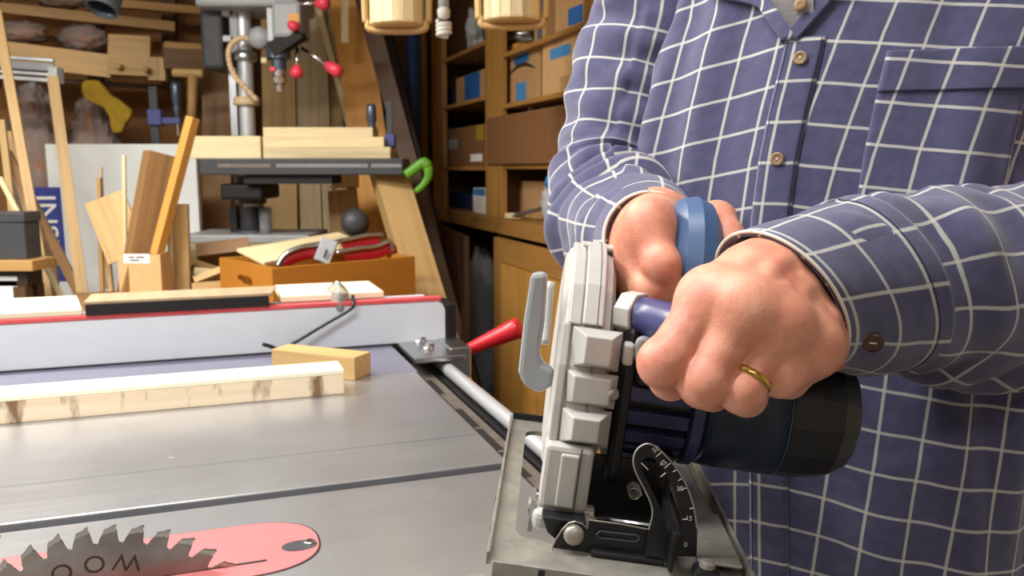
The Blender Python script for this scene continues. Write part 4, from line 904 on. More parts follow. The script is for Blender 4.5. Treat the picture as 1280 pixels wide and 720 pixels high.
# ------------------------------------------------------------------ things hanging from the ceiling in front of the cabinet
def staved(label, px0, px1, pybot, d, light0, light1):
    p, q = W(px0, pybot, d), W(px1, pybot, d); cx = (p[0]+q[0])/2; r = (q[0]-p[0])/2; zb = p[2]; H = 0.34
    t = thing('pendant_lamp', label, 'lampshade', (cx, d, zb))
    n = 16
    for i in range(n):
        a0 = 2*math.pi*i/n; a1 = 2*math.pi*(i+1)/n - 0.02; f = Fr((cx, d, zb))
        pr = [(r*math.cos(a0), r*math.sin(a0)), (r*math.cos(a1), r*math.sin(a1)), ((r-0.008)*math.cos(a1), (r-0.008)*math.sin(a1)), ((r-0.008)*math.cos(a0), (r-0.008)*math.sin(a0))]
        add('stave', prism(f, [(x*0.86, y*0.86) for x, y in pr], 0.006, H), 'pine', t, bev=0.001)
    add('bottom_disc', lathe(Fr((cx, d, zb)), [(r*0.70, 0), (r*0.80, 0.003), (r*0.86, 0.010), (r*0.80, 0.014)], 32), 'tan_wood', t, smooth=True)
    # bent hoop running down the sides and under the bottom
    prof = [(-r, H), (-r, 0.05), (-r*0.93, 0.018), (-r*0.72, 0.0), (r*0.72, 0.0), (r*0.93, 0.018), (r, 0.05), (r, H)]
    pts = spline([(x, 0, z) for x, z in prof], 40)
    add('bent_hoop', tube([np.array([cx, d, zb-0.005])+q_ for q_ in pts], 0.009, 8, sx=1.0, sy=1.8), 'tan_wood', t, smooth=True)
    add('hanger_rod', tube([(cx, d, zb+H-0.01), (cx, d, CEIL-0.001)], 0.005, 8), 'iron', t)
    add('top_disc', lathe(Fr((cx, d, zb)), [(r*0.86, H-0.01), (r*0.86, H), (0.0, H+0.004)], 32), 'tan_wood', t)
staved('pale wooden staved lampshade hanging left of the spiral bulb', 457, 536, 35, 2.1, 0, 0)
staved('pale wooden staved lampshade hanging right of the spiral bulb', 598, 682, 30, 2.1, 0, 0)
def cfl():
    d = 2.3; c = W(555, 50, d); t = thing('spiral_bulb', 'white spiral energy saving bulb hanging in front of the cabinet', 'bulb', c); k = mpp(d)
    zt_ = 36*k*0.98; p = []
    for i in range(90):
        a = i/90*2*math.pi*3.6; s = i/90; r = k*(7.5 if s > 0.12 else 3+4.5*s/0.12)
        p.append(c + np.array([r*math.cos(a), r*math.sin(a), k*(4+18*s)]))
    add('glass_spiral', tube(p, k*2.6, 8), 'bulb_white', t, smooth=True)
    add('bulb_base', lathe(Fr(c), [(0.004, 24*k), (7*k, 26*k), (8*k, 34*k), (6*k, 38*k)], 20), 'white_paint', t, smooth=True)
    add('lamp_socket', lathe(Fr(c), [(6.5*k, 38*k), (6.5*k, 70*k), (4*k, 76*k)], 20), 'light_grey_paint', t, smooth=True)
    add('cord', tube([c+[0, 0, 75*k], [c[0], c[1], CEIL-0.001]], 0.004, 8), 'white_paint', t)
cfl()
# ------------------------------------------------------------------ circular saw, held in the man's hands
rl = math.radians(7.0); S0 = W(612, 700, 0.45); yw = math.radians(-2.8)
def _yaw(v): return (v[0]*math.cos(yw)-v[1]*math.sin(yw), v[0]*math.sin(yw)+v[1]*math.cos(yw), v[2])
SF = Fr(S0, _yaw((math.cos(rl), 0, -math.sin(rl))), _yaw((0, 1, 0)), _yaw((math.sin(rl), 0, math.cos(rl))), 0.9375)
def SL(px, py, d): return SF.inv(W(px, py, d))
YF = lambda y: Fr(SF.p(0, y, 0), SF.x, SF.z, SF.y, SF.k)       # plane facing the camera at local depth y
XF = lambda x: Fr(SF.p(x, 0, 0), SF.y, SF.z, SF.x, SF.k)       # side plane at local x
def rrect(x0, x1, y0, y1, r, n=5):
    pts = []
    for cx, cy, a in ((x1-r, y1-r, 0), (x0+r, y1-r, 90), (x0+r, y0+r, 180), (x1-r, y0+r, 270)):
        for i in range(n+1):
            t = math.radians(a+90*i/n); pts.append((cx+r*math.cos(t), cy+r*math.sin(t)))
    return pts
def circ_saw():
    t = thing('circular_saw', 'grey and navy cordless circular saw held in both hands above the table', 'circular saw', SF.p(0.07, 0.14, 0))
    # shoe
    sh = add('shoe_plate', sheet2d(Fr(SF.p(0, 0, -0.002), SF.x, SF.y, SF.z, SF.k), [rrect(0, 0.159, 0, 0.29, 0.004), rrect(0.0135, 0.058, 0.037, 0.262, 0.012), rrect(0.074, 0.114, 0.075, 0.245, 0.006)], 0.004), 'shoe_metal', t)
    add('edge_lip', box(SF, -0.0025, -0.0003, 0.002, 0.288, -0.004, 0.0045), 'shoe_metal', sh, bev=0.0005)
    add('edge_lip', box(SF, 0.002, 0.159, -0.002, -0.0003, -0.011, 0.0005), 'shoe_metal', sh, bev=0.0005)
    add('edge_lip', box(SF, 0.0, 0.159, 0.2903, 0.2925, -0.004, 0.006), 'black_metal', sh, bev=0.0005)
    add('edge_lip', box(SF, 0.1595, 0.162, 0.0, 0.29, -0.004, 0.009), 'shoe_metal', sh, bev=0.0005)
    add('rail_channel', box(SF, 0.130, 0.152, 0.045, 0.285, 0.0004, 0.006), 'shoe_metal', t, bev=0.0015)
    add('rail_channel', box(SF, 0.128, 0.157, 0.02, 0.10, 0.0062, 0.009), 'shoe_metal', t, bev=0.0015)
    for y in (0.0, 0.05, 0.11, 0.19): add('lip_notch', box(SF, -0.0029, -0.0022, 0.035+y, 0.039+y, -0.002, 0.004), 'matte_black', sh)
    for x in (0.03, 0.06, 0.071, 0.10): add('lip_notch', box(SF, x, x+0.004, -0.0026, -0.0021, -0.008, -0.001), 'matte_black', sh)
    cl = add('guide_clip', box(SF, 0.124, 0.140, 0.003, 0.018, 0.0004, 0.010), 'black_metal', t, bev=0.003)
    add('clip_bolt', lathe(Fr(SF.p(0.132, 0.010, 0.010), SF.x, SF.y, SF.z, SF.k), [(0.005, 0), (0.005, 0.003), (0.003, 0.004)], 10), 'shoe_metal', cl)
    # upper guard
    prof = [(0.062, 0.060), (0.064, 0.085), (0.068, 0.110), (0.078, 0.136), (0.096, 0.160), (0.118, 0.176), (0.142, 0.184), (0.168, 0.182), (0.195, 0.170), (0.218, 0.148), (0.232, 0.118), (0.235, 0.085), (0.228, 0.055), (0.212, 0.03), (0.19, 0.016), (0.10, 0.02), (0.07, 0.045)]
    g = add('upper_guard', prism(XF(0.026), prof, 0, 0.037), 'guard_grey', t, bev=0.0105, seg=2)
    def band(z0, z1, off, x0, x1, mat, name, lo=0.06):
        o = [(y, z) for y, z in prof[:11] if z0 <= z <= z1]
        c = np.array([0.15, 0.09]); out = [tuple(np.array(q)+off*nrm(np.array(q)-c)) for q in o]; inn = [tuple(np.array(q)-0.004*nrm(np.array(q)-c)) for q in o]
        return add(name, prism(XF(x0), out+inn[::-1], 0, x1-x0), mat, g, bev=0.0012)
    band(0.13, 0.2, 0.0035, 0.0405, 0.0545, 'guard_grey', 'guard_rib'); band(0.13, 0.2, 0.0018, 0.031, 0.040, 'guard_grey', 'guard_rib')
    band(0.055, 0.2, 0.0042, 0.0500, 0.0506, 'print_grey', 'seam')
    band(0.055, 0.142, 0.0020, 0.0275, 0.0335, 'guard_grey', 'guard_rib')
    # chunky facets on the front
    def facet(x0, x1, z0, z1, yb, dep, c):
        vs = [SF.p(x0, yb, z0), SF.p(x1, yb, z0), SF.p(x1, yb, z1), SF.p(x0, yb, z1), SF.p(x0+c*1.3, yb-dep, z0+c), SF.p(x1-c*1.1, yb-dep, z0+c), SF.p(x1-c*1.1, yb-dep, z1-c*0.35), SF.p(x0+c*1.3, yb-dep, z1-c*0.35)]
        return vs, [(4, 5, 6, 7), (0, 1, 5, 4), (1, 2, 6, 5), (2, 3, 7, 6), (3, 0, 4, 7), (3, 2, 1, 0)]
    add('guard_facet', facet(0.0345, 0.0685, 0.108, 0.136, 0.074, 0.017, 0.007), 'guard_grey', g, bev=0.0008)
    add('guard_facet', facet(0.0330, 0.0690, 0.0835, 0.1075, 0.069, 0.010, 0.005), 'guard_grey', g, bev=0.0008)
    add('guard_facet', facet(0.0315, 0.0680, 0.057, 0.083, 0.067, 0.017, 0.008), 'guard_grey', g, bev=0.0008)
    add('guard_screw', lathe(axis_frame(SF.p(0.0655, 0.062, 0.096), SF.x*0.8-SF.y, SF.k), [(0.0045, -0.003), (0.0045, 0.002), (0.003, 0.003)], 12), 'shoe_metal', g)
    # front post and foot
    post = add('front_post', box(SF, 0.0265, 0.0585, 0.050, 0.080, 0.016, 0.060), 'guard_grey', t, bev=0.003)
    add('post_rib', box(SF, 0.037, 0.049, 0.0455, 0.0498, 0.02, 0.056), 'guard_grey', post, bev=0.0012)
    add('seam', box(SF, 0.0495, 0.0505, 0.0490, 0.0499, 0.018, 0.060), 'print_grey', post)
    add('post_foot', box(SF, 0.0235, 0.061, 0.044, 0.082, 0.002, 0.0165), 'guard_grey', t, bev=0.005, seg=3)
    add('hinge_pin', tube([SF.p(0.020, 0.060, 0.012), SF.p(0.064, 0.060, 0.012)], 0.006, 14), 'shoe_metal', t, smooth=False)
    # lower guard lever on the left
    pth = spline([W(675, 344, 0.545), W(671, 375, 0.54), W(665, 415, 0.535), W(659, 448, 0.53), W(658, 468, 0.527), W(668, 481, 0.527), W(688, 480, 0.53)], 26)
    jl = [(664, 341), (682, 339), (685, 346), (681, 400), (675, 440), (678, 452), (692, 460), (692, 480), (673, 490), (654, 479), (648, 463), (655, 400)]
    jy = SL(668, 420, 0.532)[1]; add('guard_lever', prism(YF(jy), [tuple(SL(x, y, 0.532)[[0, 2]]) for x, y in jl][::-1], -0.006, 0.006), 'guard_clear', t, bev=0.003)
    pth = spline([W(688, 352, 0.56), W(684, 400, 0.555), W(681, 430, 0.55)], 12)
    add('lower_guard_edge', tube(pth, 0.003, 8, sx=1, sy=1.5), 'guard_grey', t, smooth=True)
    # saw blade behind the guard
    N = 24; pts = []
    for i in range(N):
        a = 2*math.pi*i/N
        for da, rr in ((0, 1), (0.05, 0.985), (0.16, 0.965), (0.2, 0.93), (0.235, 0.93)): pts.append((0.148+0.078*rr*math.cos(a+da), 0.078+0.078*rr*math.sin(a+da)))
    add('riving_edge', box(SF, 0.0215, 0.0245, 0.052, 0.075, -0.002, 0.020), 'alu', t)
    add('blade', prism(XF(0.040), pts, 0, 0.0016), 'alu', t)
    # rear top block
    dp = [(735, 308), (772, 314), (770, 345), (766, 372), (758, 394), (744, 394), (738, 340)]; dy = SL(752, 350, 0.574)[1]
    q = add('dust_port', prism(YF(dy), [tuple(SL(x, y, 0.574)[[0, 2]]) for x, y in dp][::-1], 0, 0.03), 'saw_grey', t, bev=0.002)
    dq = [(729, 305), (773, 311), (773, 316), (729, 311)]
    add('port_lip', prism(YF(dy-0.001), [tuple(SL(x, y, 0.573)[[0, 2]]) for x, y in dq][::-1], 0, 0.03), 'guard_grey', q, bev=0.0008)
    add('gear_case', box(SF, 0.0695, 0.080, 0.075, 0.21, 0.03, 0.14), 'saw_black', t, bev=0.004)
    # motor across the saw
    yc, zc = 0.135, 0.083; MF = Fr(SF.p(0, yc, zc), SF.y, SF.z, SF.x, SF.k)
    fin = add('vent_core', lathe(MF, [(0.040, 0.078), (0.041, 0.126)], 32), 'saw_black', t)
    for i in range(7):
        an = math.radians(128 + 21*i); c0 = np.array([math.cos(an), math.sin(an)])
        a0, a1 = an-math.radians(6.5), an+math.radians(6.5)
        q = [(0.0395*math.cos(a0), 0.0395*math.sin(a0)), (0.0475*math.cos(a0), 0.0475*math.sin(a0)), (0.0475*math.cos(a1), 0.0475*math.sin(a1)), (0.0395*math.cos(a1), 0.0395*math.sin(a1))]
        add('vent_slat', prism(Fr(MF.o, MF.x, MF.y, MF.z, SF.k), q, 0.078, 0.124), 'saw_purple', fin, bev=0.001)
    add('motor_ring', lathe(MF, [(0.046, 0.1245), (0.050, 0.126), (0.050, 0.133), (0.048, 0.1345)], 40), 'saw_purple', t, smooth=False)
    add('motor_housing', lathe(MF, [(0.0475, 0.1348), (0.0485, 0.142), (0.0495, 0.16), (0.0495, 0.1915)], 48), 'saw_navy', t, smooth=True)
    add('seam_line', lathe(MF, [(0.0497, 0.1917), (0.0497, 0.1923)], 48), 'saw_blue', t)
    add('motor_end_cap', lathe(MF, [(0.0493, 0.1925), (0.0490, 0.212), (0.046, 0.230), (0.038, 0.243), (0.022, 0.250), (0.0, 0.252)], 14), 'saw_black', t, smooth=False, bev=0.001)
    add('battery_facet', box(SF, 0.192, 0.238, 0.105, 0.165, 0.1225, 0.1365), 'saw_black', t, bev=0.006)
    add('battery_foot', box(SF, 0.14, 0.1915, 0.10, 0.17, 0.1275, 0.139), 'saw_black', t, bev=0.005)
    # body between guard and fist, front bar, release lever
    add('body_shell', box(SF, 0.0805, 0.135, 0.078, 0.150, 0.098, 0.140), 'saw_grey', t, bev=0.008, seg=3)
    add('front_handle', tube(spline([SF.p(0.072, 0.092, 0.146), SF.p(0.088, 0.078, 0.147), SF.p(0.106, 0.042, 0.149), SF.p(0.132, 0.030, 0.148), SF.p(0.158, 0.038, 0.143), SF.p(0.164, 0.07, 0.135), SF.p(0.16, 0.11, 0.128)], 30), 0.0125, 16), 'saw_purple', t, smooth=True)
    add('handle_collar', tube([SF.p(0.0695, 0.094, 0.146), SF.p(0.0795, 0.086, 0.1465)], 0.0150, 8, rot=0.4), 'guard_grey', t, bev=0.001)
    add('release_lever', prism(YF(0.066), rrect(0.0765, 0.0935, 0.117, 0.136, 0.006), 0, 0.008), 'guard_clear', t, bev=0.002)
    add('lever_stub', box(SF, 0.0695, 0.0765, 0.066, 0.078, 0.115, 0.130), 'guard_grey', t, bev=0.002)
    # rear handle arching up behind the fist
    p = spline([SF.p(0.119, 0.135, 0.10), SF.p(0.118, 0.118, 0.14), SF.p(0.117, 0.115, 0.178), SF.p(0.1165, 0.130, 0.204), SF.p(0.1165, 0.158, 0.2125), SF.p(0.117, 0.20, 0.203), SF.p(0.118, 0.25, 0.172), SF.p(0.119, 0.285, 0.13), SF.p(0.119, 0.27, 0.09), SF.p(0.119, 0.22, 0.07)], 138)
    h = add('rear_handle', tube(p, np.r_[np.full(24, 0.0168), np.full(90, 0.0160), np.full(24, 0.0168)], 10, rot=math.pi/10, sx=1.05, sy=1.02), 'saw_blue', t)
    add('grip_pad', tube(p[60:120] + (p[60:120]*0+np.array(SF.x)*0.0028), np.full(60, 0.0148), 12), 'saw_navy', h, smooth=True)
    # bevel bracket and graduated quadrant
    def poly(pxs, d): return [tuple(SL(x, y, d)[[0, 2]]) for x, y in pxs]
    d = 0.468; y = SL(830, 620, d)[1]
    outer = [(806, 694), (811, 662), (817, 641), (812, 624), (801, 603), (793, 587), (791, 572), (797, 560), (808, 554), (819, 557), (833, 570), (848, 588), (860, 610), (868, 635), (871, 660), (870, 694)]
    hole = [(801, 577), (808, 570), (818, 573), (832, 591), (843, 613), (849, 638), (851, 660), (850, 673), (837, 674), (833, 655), (823, 630), (812, 607), (803, 590)]
    def chaikin(p, closed):
        for _ in range(2):
            r = []; n_ = len(p)
            for i in range(n_ if closed else n_-1):
                a, b = np.array(p[i]), np.array(p[(i+1) % n_]); r += [tuple(a*0.75+b*0.25), tuple(a*0.25+b*0.75)]
            p = r if closed else [p[0]]+r+[p[-1]]
        return p
    outer = [outer[0]]+chaikin(outer[1:-1], False)+[outer[-1]]; hole = chaikin(hole, True)
    qd = add('bevel_quadrant', sheet2d(YF(y), [poly(outer, d), poly(hole, d)], 0.0022), 'black_metal', t)
    add('quadrant_highlight', tube([W(a, b, d-0.0022) for a, b in outer[1:-1]], 0.0005, 6), 'shoe_metal', qd)  # edge highlight of the black plate, put in as a thin bright tube
    for (x0, y0, x1, y1) in ((820, 571, 827, 565), (831, 585, 838, 579), (841, 590, 846, 587), (826, 596, 832, 591), (802, 579, 810, 587), (848, 601, 852, 598), (851, 612, 858, 610), (862, 636, 867, 635), (853, 649, 860, 649)):
        add('scale_mark', tube([W(x0, y0, d-0.0022), W(x1, y1, d-0.0022)], 0.00028, 5), 'white_mark', qd)
    for s, x, y_, a in (('50', 820, 562, -42), ('45', 829, 579, -38), ('30', 850, 611, -12), ('15', 861, 648, 0), ('0', 857, 681, 0)):
        a = math.radians(a); fr = Fr(W(x, y_, d-0.0024), SF.x*math.cos(a)+SF.z*math.sin(a)*-1, SF.z*math.cos(a)+SF.x*math.sin(a), -SF.y)
        add('scale_number', text_geo(fr, s, 0.0042, 0.00005), 'white_mark', qd)
    d2 = 0.474; y2 = SL(770, 670, d2)[1]
    br = [(686, 694), (694, 676), (703, 662), (711, 654), (719, 652), (728, 655), (734, 661), (736, 650), (775, 655), (811, 662), (808, 698), (686, 698)]
    bk = add('front_bracket', prism(YF(y2), poly(br, d2)[::-1], -0.0012, 0.0012), 'black_metal', t)
    add('bracket_highlight', tube([W(a, b, d2-0.0016) for a, b in br[:-2]], 0.0005, 6), 'shoe_metal', bk)  # bright tube imitating the highlight along the bracket's rim
    sl = [(750, 664), (795, 669), (799, 672), (797, 676), (793, 677), (749, 672), (746, 668), (750, 664)]
    add('bracket_slot', tube([W(a, b, d2-0.0018) for a, b in sl], 0.0006, 6), 'saw_grey', bk)
    add('pivot_bolt', lathe(axis_frame(W(717, 668, d2-0.001), (0, -1, 0.1)), [(0.0062, 0), (0.0062, 0.002), (0.005, 0.0042), (0.002, 0.005)], 20), 'shoe_metal', bk, smooth=True)
    # folded wall of the bracket going back, and the black pivot block under the foot
    add('bracket_wall', box(SF, 0.1095, 0.1125, 0.012, 0.085, 0.002, 0.028), 'black_metal', t, bev=0.001)
    add('bracket_floor', box(SF, 0.062, 0.109, 0.022, 0.075, 0.001, 0.004), 'black_metal', t, bev=0.001)
    add('pivot_block', prism(YF(0.036), [(0.029, 0.0165), (0.058, 0.0165), (0.058, 0.003), (0.042, 0.0005), (0.034, 0.006)], 0, 0.016), 'saw_black', t, bev=0.001)
    add('side_gusset', prism(YF(0.05), [(0.06, 0.016), (0.069, 0.010), (0.066, 0.004), (0.06, 0.006)], 0, 0.004), 'guard_grey', t)
    add('spring', tube([SF.p(0.090+0.004*math.cos(a), 0.06+0.0006*a, 0.03+0.004*math.sin(a)) for a in np.linspace(0, 25, 100)], 0.0006, 5), 'shoe_metal', t)
    add('rear_plate', box(SF, 0.060, 0.112, 0.084, 0.088, 0.001, 0.046), 'saw_black', t, bev=0.001)
    add('lower_guard', box(SF, 0.0815, 0.113, 0.10, 0.215, 0.002, 0.034), 'saw_black', t, bev=0.004)
    add('depth_bracket', box(SF, 0.098, 0.118, 0.09, 0.11, 0.004, 0.05), 'black_metal', t, bev=0.002)
circ_saw()
# ------------------------------------------------------------------ the man
def smin(a, b, k):
    h = np.maximum(k-np.abs(a-b), 0)/k; return np.minimum(a, b) - h*h*k*0.25
def capsule(P, a, b, ra, rb):
    a = np.asarray(a, np.float32); b = np.asarray(b, np.float32); ab = b-a; L = float(ab@ab)+1e-12
    dx, dy, dz = P[0]-a[0], P[1]-a[1], P[2]-a[2]
    t = np.clip((dx*ab[0]+dy*ab[1]+dz*ab[2])/L, 0, 1)
    return np.sqrt((dx-t*ab[0])**2+(dy-t*ab[1])**2+(dz-t*ab[2])**2) - (ra+(rb-ra)*t)
def ellipsoid(P, c, r, axes=None):
    d = [P[i]-np.float32(c[i]) for i in range(3)]
    if axes is not None: d = [d[0]*np.float32(x[0])+d[1]*np.float32(x[1])+d[2]*np.float32(x[2]) for x in axes]
    q = np.sqrt((d[0]/r[0])**2+(d[1]/r[1])**2+(d[2]/r[2])**2); return (q-1)*min(r)
def surface_nets(f, org, h):
    ins = f < 0; nx, ny, nz = f.shape
    cnt = sum(ins[i:nx-1+i, j:ny-1+j, k:nz-1+k].astype(np.int8) for i in (0, 1) for j in (0, 1) for k in (0, 1))
    I, J, K = np.nonzero((cnt > 0) & (cnt < 8)); idx = -np.ones((nx-1, ny-1, nz-1), np.int64); idx[I, J, K] = np.arange(len(I))
    acc = np.zeros((len(I), 3)); num = np.zeros(len(I))
    cor = [(i, j, k) for i in (0, 1) for j in (0, 1) for k in (0, 1)]
    for a in cor:
        for ax in range(3):
            if a[ax]: continue
            b = list(a); b[ax] = 1
            fa = f[I+a[0], J+a[1], K+a[2]]; fb = f[I+b[0], J+b[1], K+b[2]]; m = (fa < 0) != (fb < 0)
            t = np.where(m, fa/(fa-fb+1e-20), 0); p = np.array(a, float)[None, :].repeat(len(I), 0); p[:, ax] += t
            acc[m] += p[m]; num[m] += 1
    V = (np.stack([I, J, K], 1) + acc/num[:, None])*h + org
    Fc = []
    for ax in range(3):
        s0 = [slice(None)]*3; s1 = [slice(None)]*3; s0[ax] = slice(0, -1); s1[ax] = slice(1, None)
        ch = ins[tuple(s0)] != ins[tuple(s1)]; A = np.stack(np.nonzero(ch), 1)
        o1, o2 = (ax+1) % 3, (ax+2) % 3
        lim = [nx-1, ny-1, nz-1]
        ok = (A[:, o1] > 0) & (A[:, o2] > 0) & (A[:, o1] < lim[o1]) & (A[:, o2] < lim[o2]); A = A[ok]
        def cell(d1, d2):
            B = A.copy(); B[:, o1] += d1; B[:, o2] += d2; return idx[B[:, 0], B[:, 1], B[:, 2]]
        q = np.stack([cell(-1, -1), cell(0, -1), cell(0, 0), cell(-1, 0)], 1)
        fl = ~ins[A[:, 0], A[:, 1], A[:, 2]]; q[fl] = q[fl][:, ::-1]; Fc.append(q)
    return V, np.concatenate(Fc)
def grid(lo, hi, h):
    ax = [np.arange(lo[i], hi[i]+h, h, dtype=np.float32) for i in range(3)]
    return np.meshgrid(*ax, indexing='ij'), np.array([a[0] for a in ax])

def hand(J, rad, wrist, forearm, thumb, h, tendons=True, extra=None, cr=(0.0225, 0.0145), fk=0.009, fill=None):
    pts = {k: [W(*q) for q in v] for k, v in J.items()}
    wr = [W(*q) for q in wrist]; fa = [W(*q) for q in forearm]; th = [(W(*q[:3]), q[3]) for q in thumb]
    allp = np.array([p for v in pts.values() for p in v]+wr+[fa[0]]+[q[0] for q in th])
    lo, hi = allp.min(0)-0.03, allp.max(0)+0.03
    P, org = grid(lo, hi, h)
    mcp = [pts[k][0] for k in 'IMRP']; wc = sum(wr)/len(wr)
    n = nrm(np.cross(mcp[3]-mcp[0], wc-mcp[1])); n = n if n[1] < 0 else -n
    palm = None
    for i, k in enumerate('IMRP'):
        c = capsule(P, wr[min(i*len(wr)//4, len(wr)-1)], pts[k][0], cr[0], cr[1]); palm = c if palm is None else smin(palm, c, 0.020)
    for i in range(len(wr)-1): palm = smin(palm, capsule(P, wr[i], wr[i+1], cr[0], cr[0]), 0.014)
    palm = smin(palm, capsule(P, wc, fa[0], 0.029, 0.032), 0.02)
    fing = None
    for k in 'IMRP':
        c = pts[k]; r = rad[k]; f = capsule(P, c[0], c[1], r[0], r[1])
        for a, b, ra, rb in zip(c[1:-1], c[2:], r[1:-1], r[2:]): f = smin(f, capsule(P, a, b, ra, rb), 0.005)
        # soft pads either side of the middle knuckle, and the knuckle itself
        f = smin(f, ellipsoid(P, c[1]+n*0.0015, (r[1]*1.04,)*3), 0.004)
        fing = f if fing is None else smin(fing, f, 0.0012)
    for k in 'IMRP':
        palm = smin(palm, ellipsoid(P, pts[k][0]+n*0.0012, (0.0130,)*3), 0.012)
    s = smin(palm, fing, fk)
    tb = None
    for (a, ra), (b, rb) in zip(th[:-1], th[1:]):
        c = capsule(P, a, b, ra, rb); tb = c if tb is None else smin(tb, c, 0.006)
    s = smin(s, tb, 0.007)
    for q in (fill or []): s = smin(s, capsule(P, W(*q[:3]), W(*q[3:6]), q[6], q[7]), 0.014)
    if tendons:
        for i, k in enumerate('IMRP'):
            w0 = wr[min(i*len(wr)//4, len(wr)-1)]; m0 = pts[k][0]
            a = w0+(m0-w0)*0.25+n*0.0228; b = w0+(m0-w0)*0.8+n*0.0180; s = smin(s, capsule(P, a, b, 0.0018, 0.0024), 0.008)
    if extra: s = extra(s, P, pts, wr, n)
    V, Fc = surface_nets(s, org, h)
    return V, Fc, pts, n
LJ = dict(I=[(888, 378, .452), (828, 455, .434), (838, 474, .462), (866, 462, .478)],
          M=[(928, 388, .441), (879, 480, .428), (890, 487, .448), (912, 474, .466)],
          R=[(972, 407, .443), (926, 490, .428), (933, 496, .448), (945, 482, .464)],
          P=[(1013, 434, .455), (974, 471, .437), (986, 475, .458), (994, 463, .470)])
LR = dict(I=[.0146, .0122, .0112, .0095], M=[.0140, .0120, .0110, .0098], R=[.0124, .0106, .0102, .0092], P=[.0116, .0102, .0096, .0085])
def lx(s, P, pts, wr, n):
    # veins running over the back of the hand
    def sp(px, py, d): return W(px, py, d)
    def vein(a):
        nonlocal s
        for p, q in zip(a[:-1], a[1:]): s = smin(s, capsule(P, p, q, 0.0019, 0.0019), 0.005)
    m = {k: pts[k][0] for k in 'IMRP'}; w0, w1 = wr[0], wr[-1]
    def on(a, b, t, o): return a+(b-a)*t+n*o
    mid = on(m['M'], m['R'], 0.5, 0.0155); c1 = on((m['M']+m['R'])/2, (w0+w1)/2, 0.4, 0.0215); c2 = on((m['M']+m['I'])/2, w0, 0.6, 0.0232); c3 = on((m['R']+m['P'])/2, w1, 0.45, 0.0212)
    vein([mid, c1, c2]); vein([c1, c3]); vein([on(m['R'], m['P'], 0.5, 0.0125), c3, on(m['P'], w1, 0.8, 0.0235)])
    # creases between the knuckles
    for a, b in (('I', 'M'), ('M', 'R'), ('R', 'P')):
        pa = (pts[a][0]*0.5+pts[a][1]*0.5); pb = (pts[b][0]*0.5+pts[b][1]*0.5); c = None
        # skin between neighbouring fingers, so that they meet in a crease
        q0 = (pts[a][0]*0.75+pts[a][1]*0.25+pts[b][0]*0.75+pts[b][1]*0.25)/2 + n*0.000; q1 = (pts[a][1]+pts[b][1])/2 - n*0.004
        s = smin(s, capsule(P, q0, q1, 0.0068, 0.0040), 0.0025)
    return s
HL = hand(LJ, LR, [(985, 342, .517), (1006, 378, .522), (1028, 416, .530)], [(1110, 356, .572)], [(975, 345, .520, .018), (930, 352, .492, .0175), (880, 392, .484, .0140), (850, 430, .484, .0115), (850, 452, .478, .0095)], 0.0014, True, lx, fill=[(968, 330, .500, 888, 368, .460, .0170, .0125), (888, 382, .453, 928, 392, .443, .0120, .0118), (928, 392, .443, 972, 411, .445, .0118, .0110), (972, 411, .445, 1013, 438, .457, .0110, .0104)])
RJ = dict(I=[(812, 277, .566), (825, 330, .546), (846, 372, .552), (866, 386, .562)],
          M=[(801, 306, .570), (811, 362, .552), (836, 394, .557), (862, 402, .566)],
          R=[(798, 338, .577), (808, 394, .560), (832, 418, .566), (858, 424, .575)],
          P=[(799, 366, .586), (810, 415, .572), (828, 436, .578), (850, 440, .586)])
RR = dict(I=[.0136, .0118, .0108, .0092], M=[.0140, .0122, .0110, .0094], R=[.0132, .0114, .0104, .0088], P=[.0120, .0102, .0094, .0080])
HR = hand(RJ, RR, [(820, 282, .628), (811, 300, .632), (806, 322, .636)], [(796, 300, .70)], [(826, 285, .630, .017), (868, 282, .622, .0165), (896, 276, .602, .0135), (908, 296, .578, .0115), (912, 312, .562, .0095)], 0.0017, True, None, (0.0215, 0.0145))

# torso frame: turned so that his left side is nearer
FD = np.array([-0.5, -0.866, 0]); LD = np.array([0.866, -0.5, 0])
PLK = [(1022, 0, .742), (1008, 50, .740), (1003, 73, .738), (988, 135, .736), (975, 199, .733), (964, 280, .727), (960, 400, .714), (962, 560, .700), (963, 720, .700), (963, 900, .705)]
_pw = np.array([W(*q) for q in PLK]); _o = np.argsort(_pw[:, 2]); _pw = _pw[_o]
def interp(z, zs, vs): return np.interp(z, zs, vs)
ZT_ = [0.66, 0.80, 0.95, 1.10, 1.22, 1.32, 1.38, 1.43, 1.47]
AL_ = [0.205, 0.205, 0.205, 0.212, 0.215, 0.212, 0.195, 0.150, 0.085]
AR_ = [0.150, 0.155, 0.165, 0.185, 0.195, 0.195, 0.180, 0.140, 0.085]
BF_ = [0.125, 0.130, 0.135, 0.130, 0.125, 0.118, 0.105, 0.085, 0.060]
BB_ = [0.115, 0.115, 0.115, 0.115, 0.120, 0.122, 0.115, 0.095, 0.065]
def front(z): return np.array([interp(z, _pw[:, 2], _pw[:, 0]), interp(z, _pw[:, 2], _pw[:, 1]), z])
EX = 0.86
def tor(lat, z, off=0.0, back=False):
    A = interp(z, ZT_, AL_) if lat >= 0 else interp(z, ZT_, AR_)
    B = interp(z, ZT_, BB_ if back else BF_)
    if z > 1.36:                          # pull the front back to the neck
        pass
    s = min(1.0, abs(lat)/A)**(1/EX); c = math.sqrt(max(0, 1-s*s)); fw_ = B*c**EX
    cen = front(min(z, 1.36)) - FD*interp(min(z, 1.36), ZT_, BF_)
    p = np.array([cen[0], cen[1], z]) + LD*lat + FD*(-fw_ if back else fw_)
    if off:
        nn = nrm(LD*(s*math.copysign(1, lat)/A) + FD*((-1 if back else 1)*c/B)); p = p + nn*off
    return p
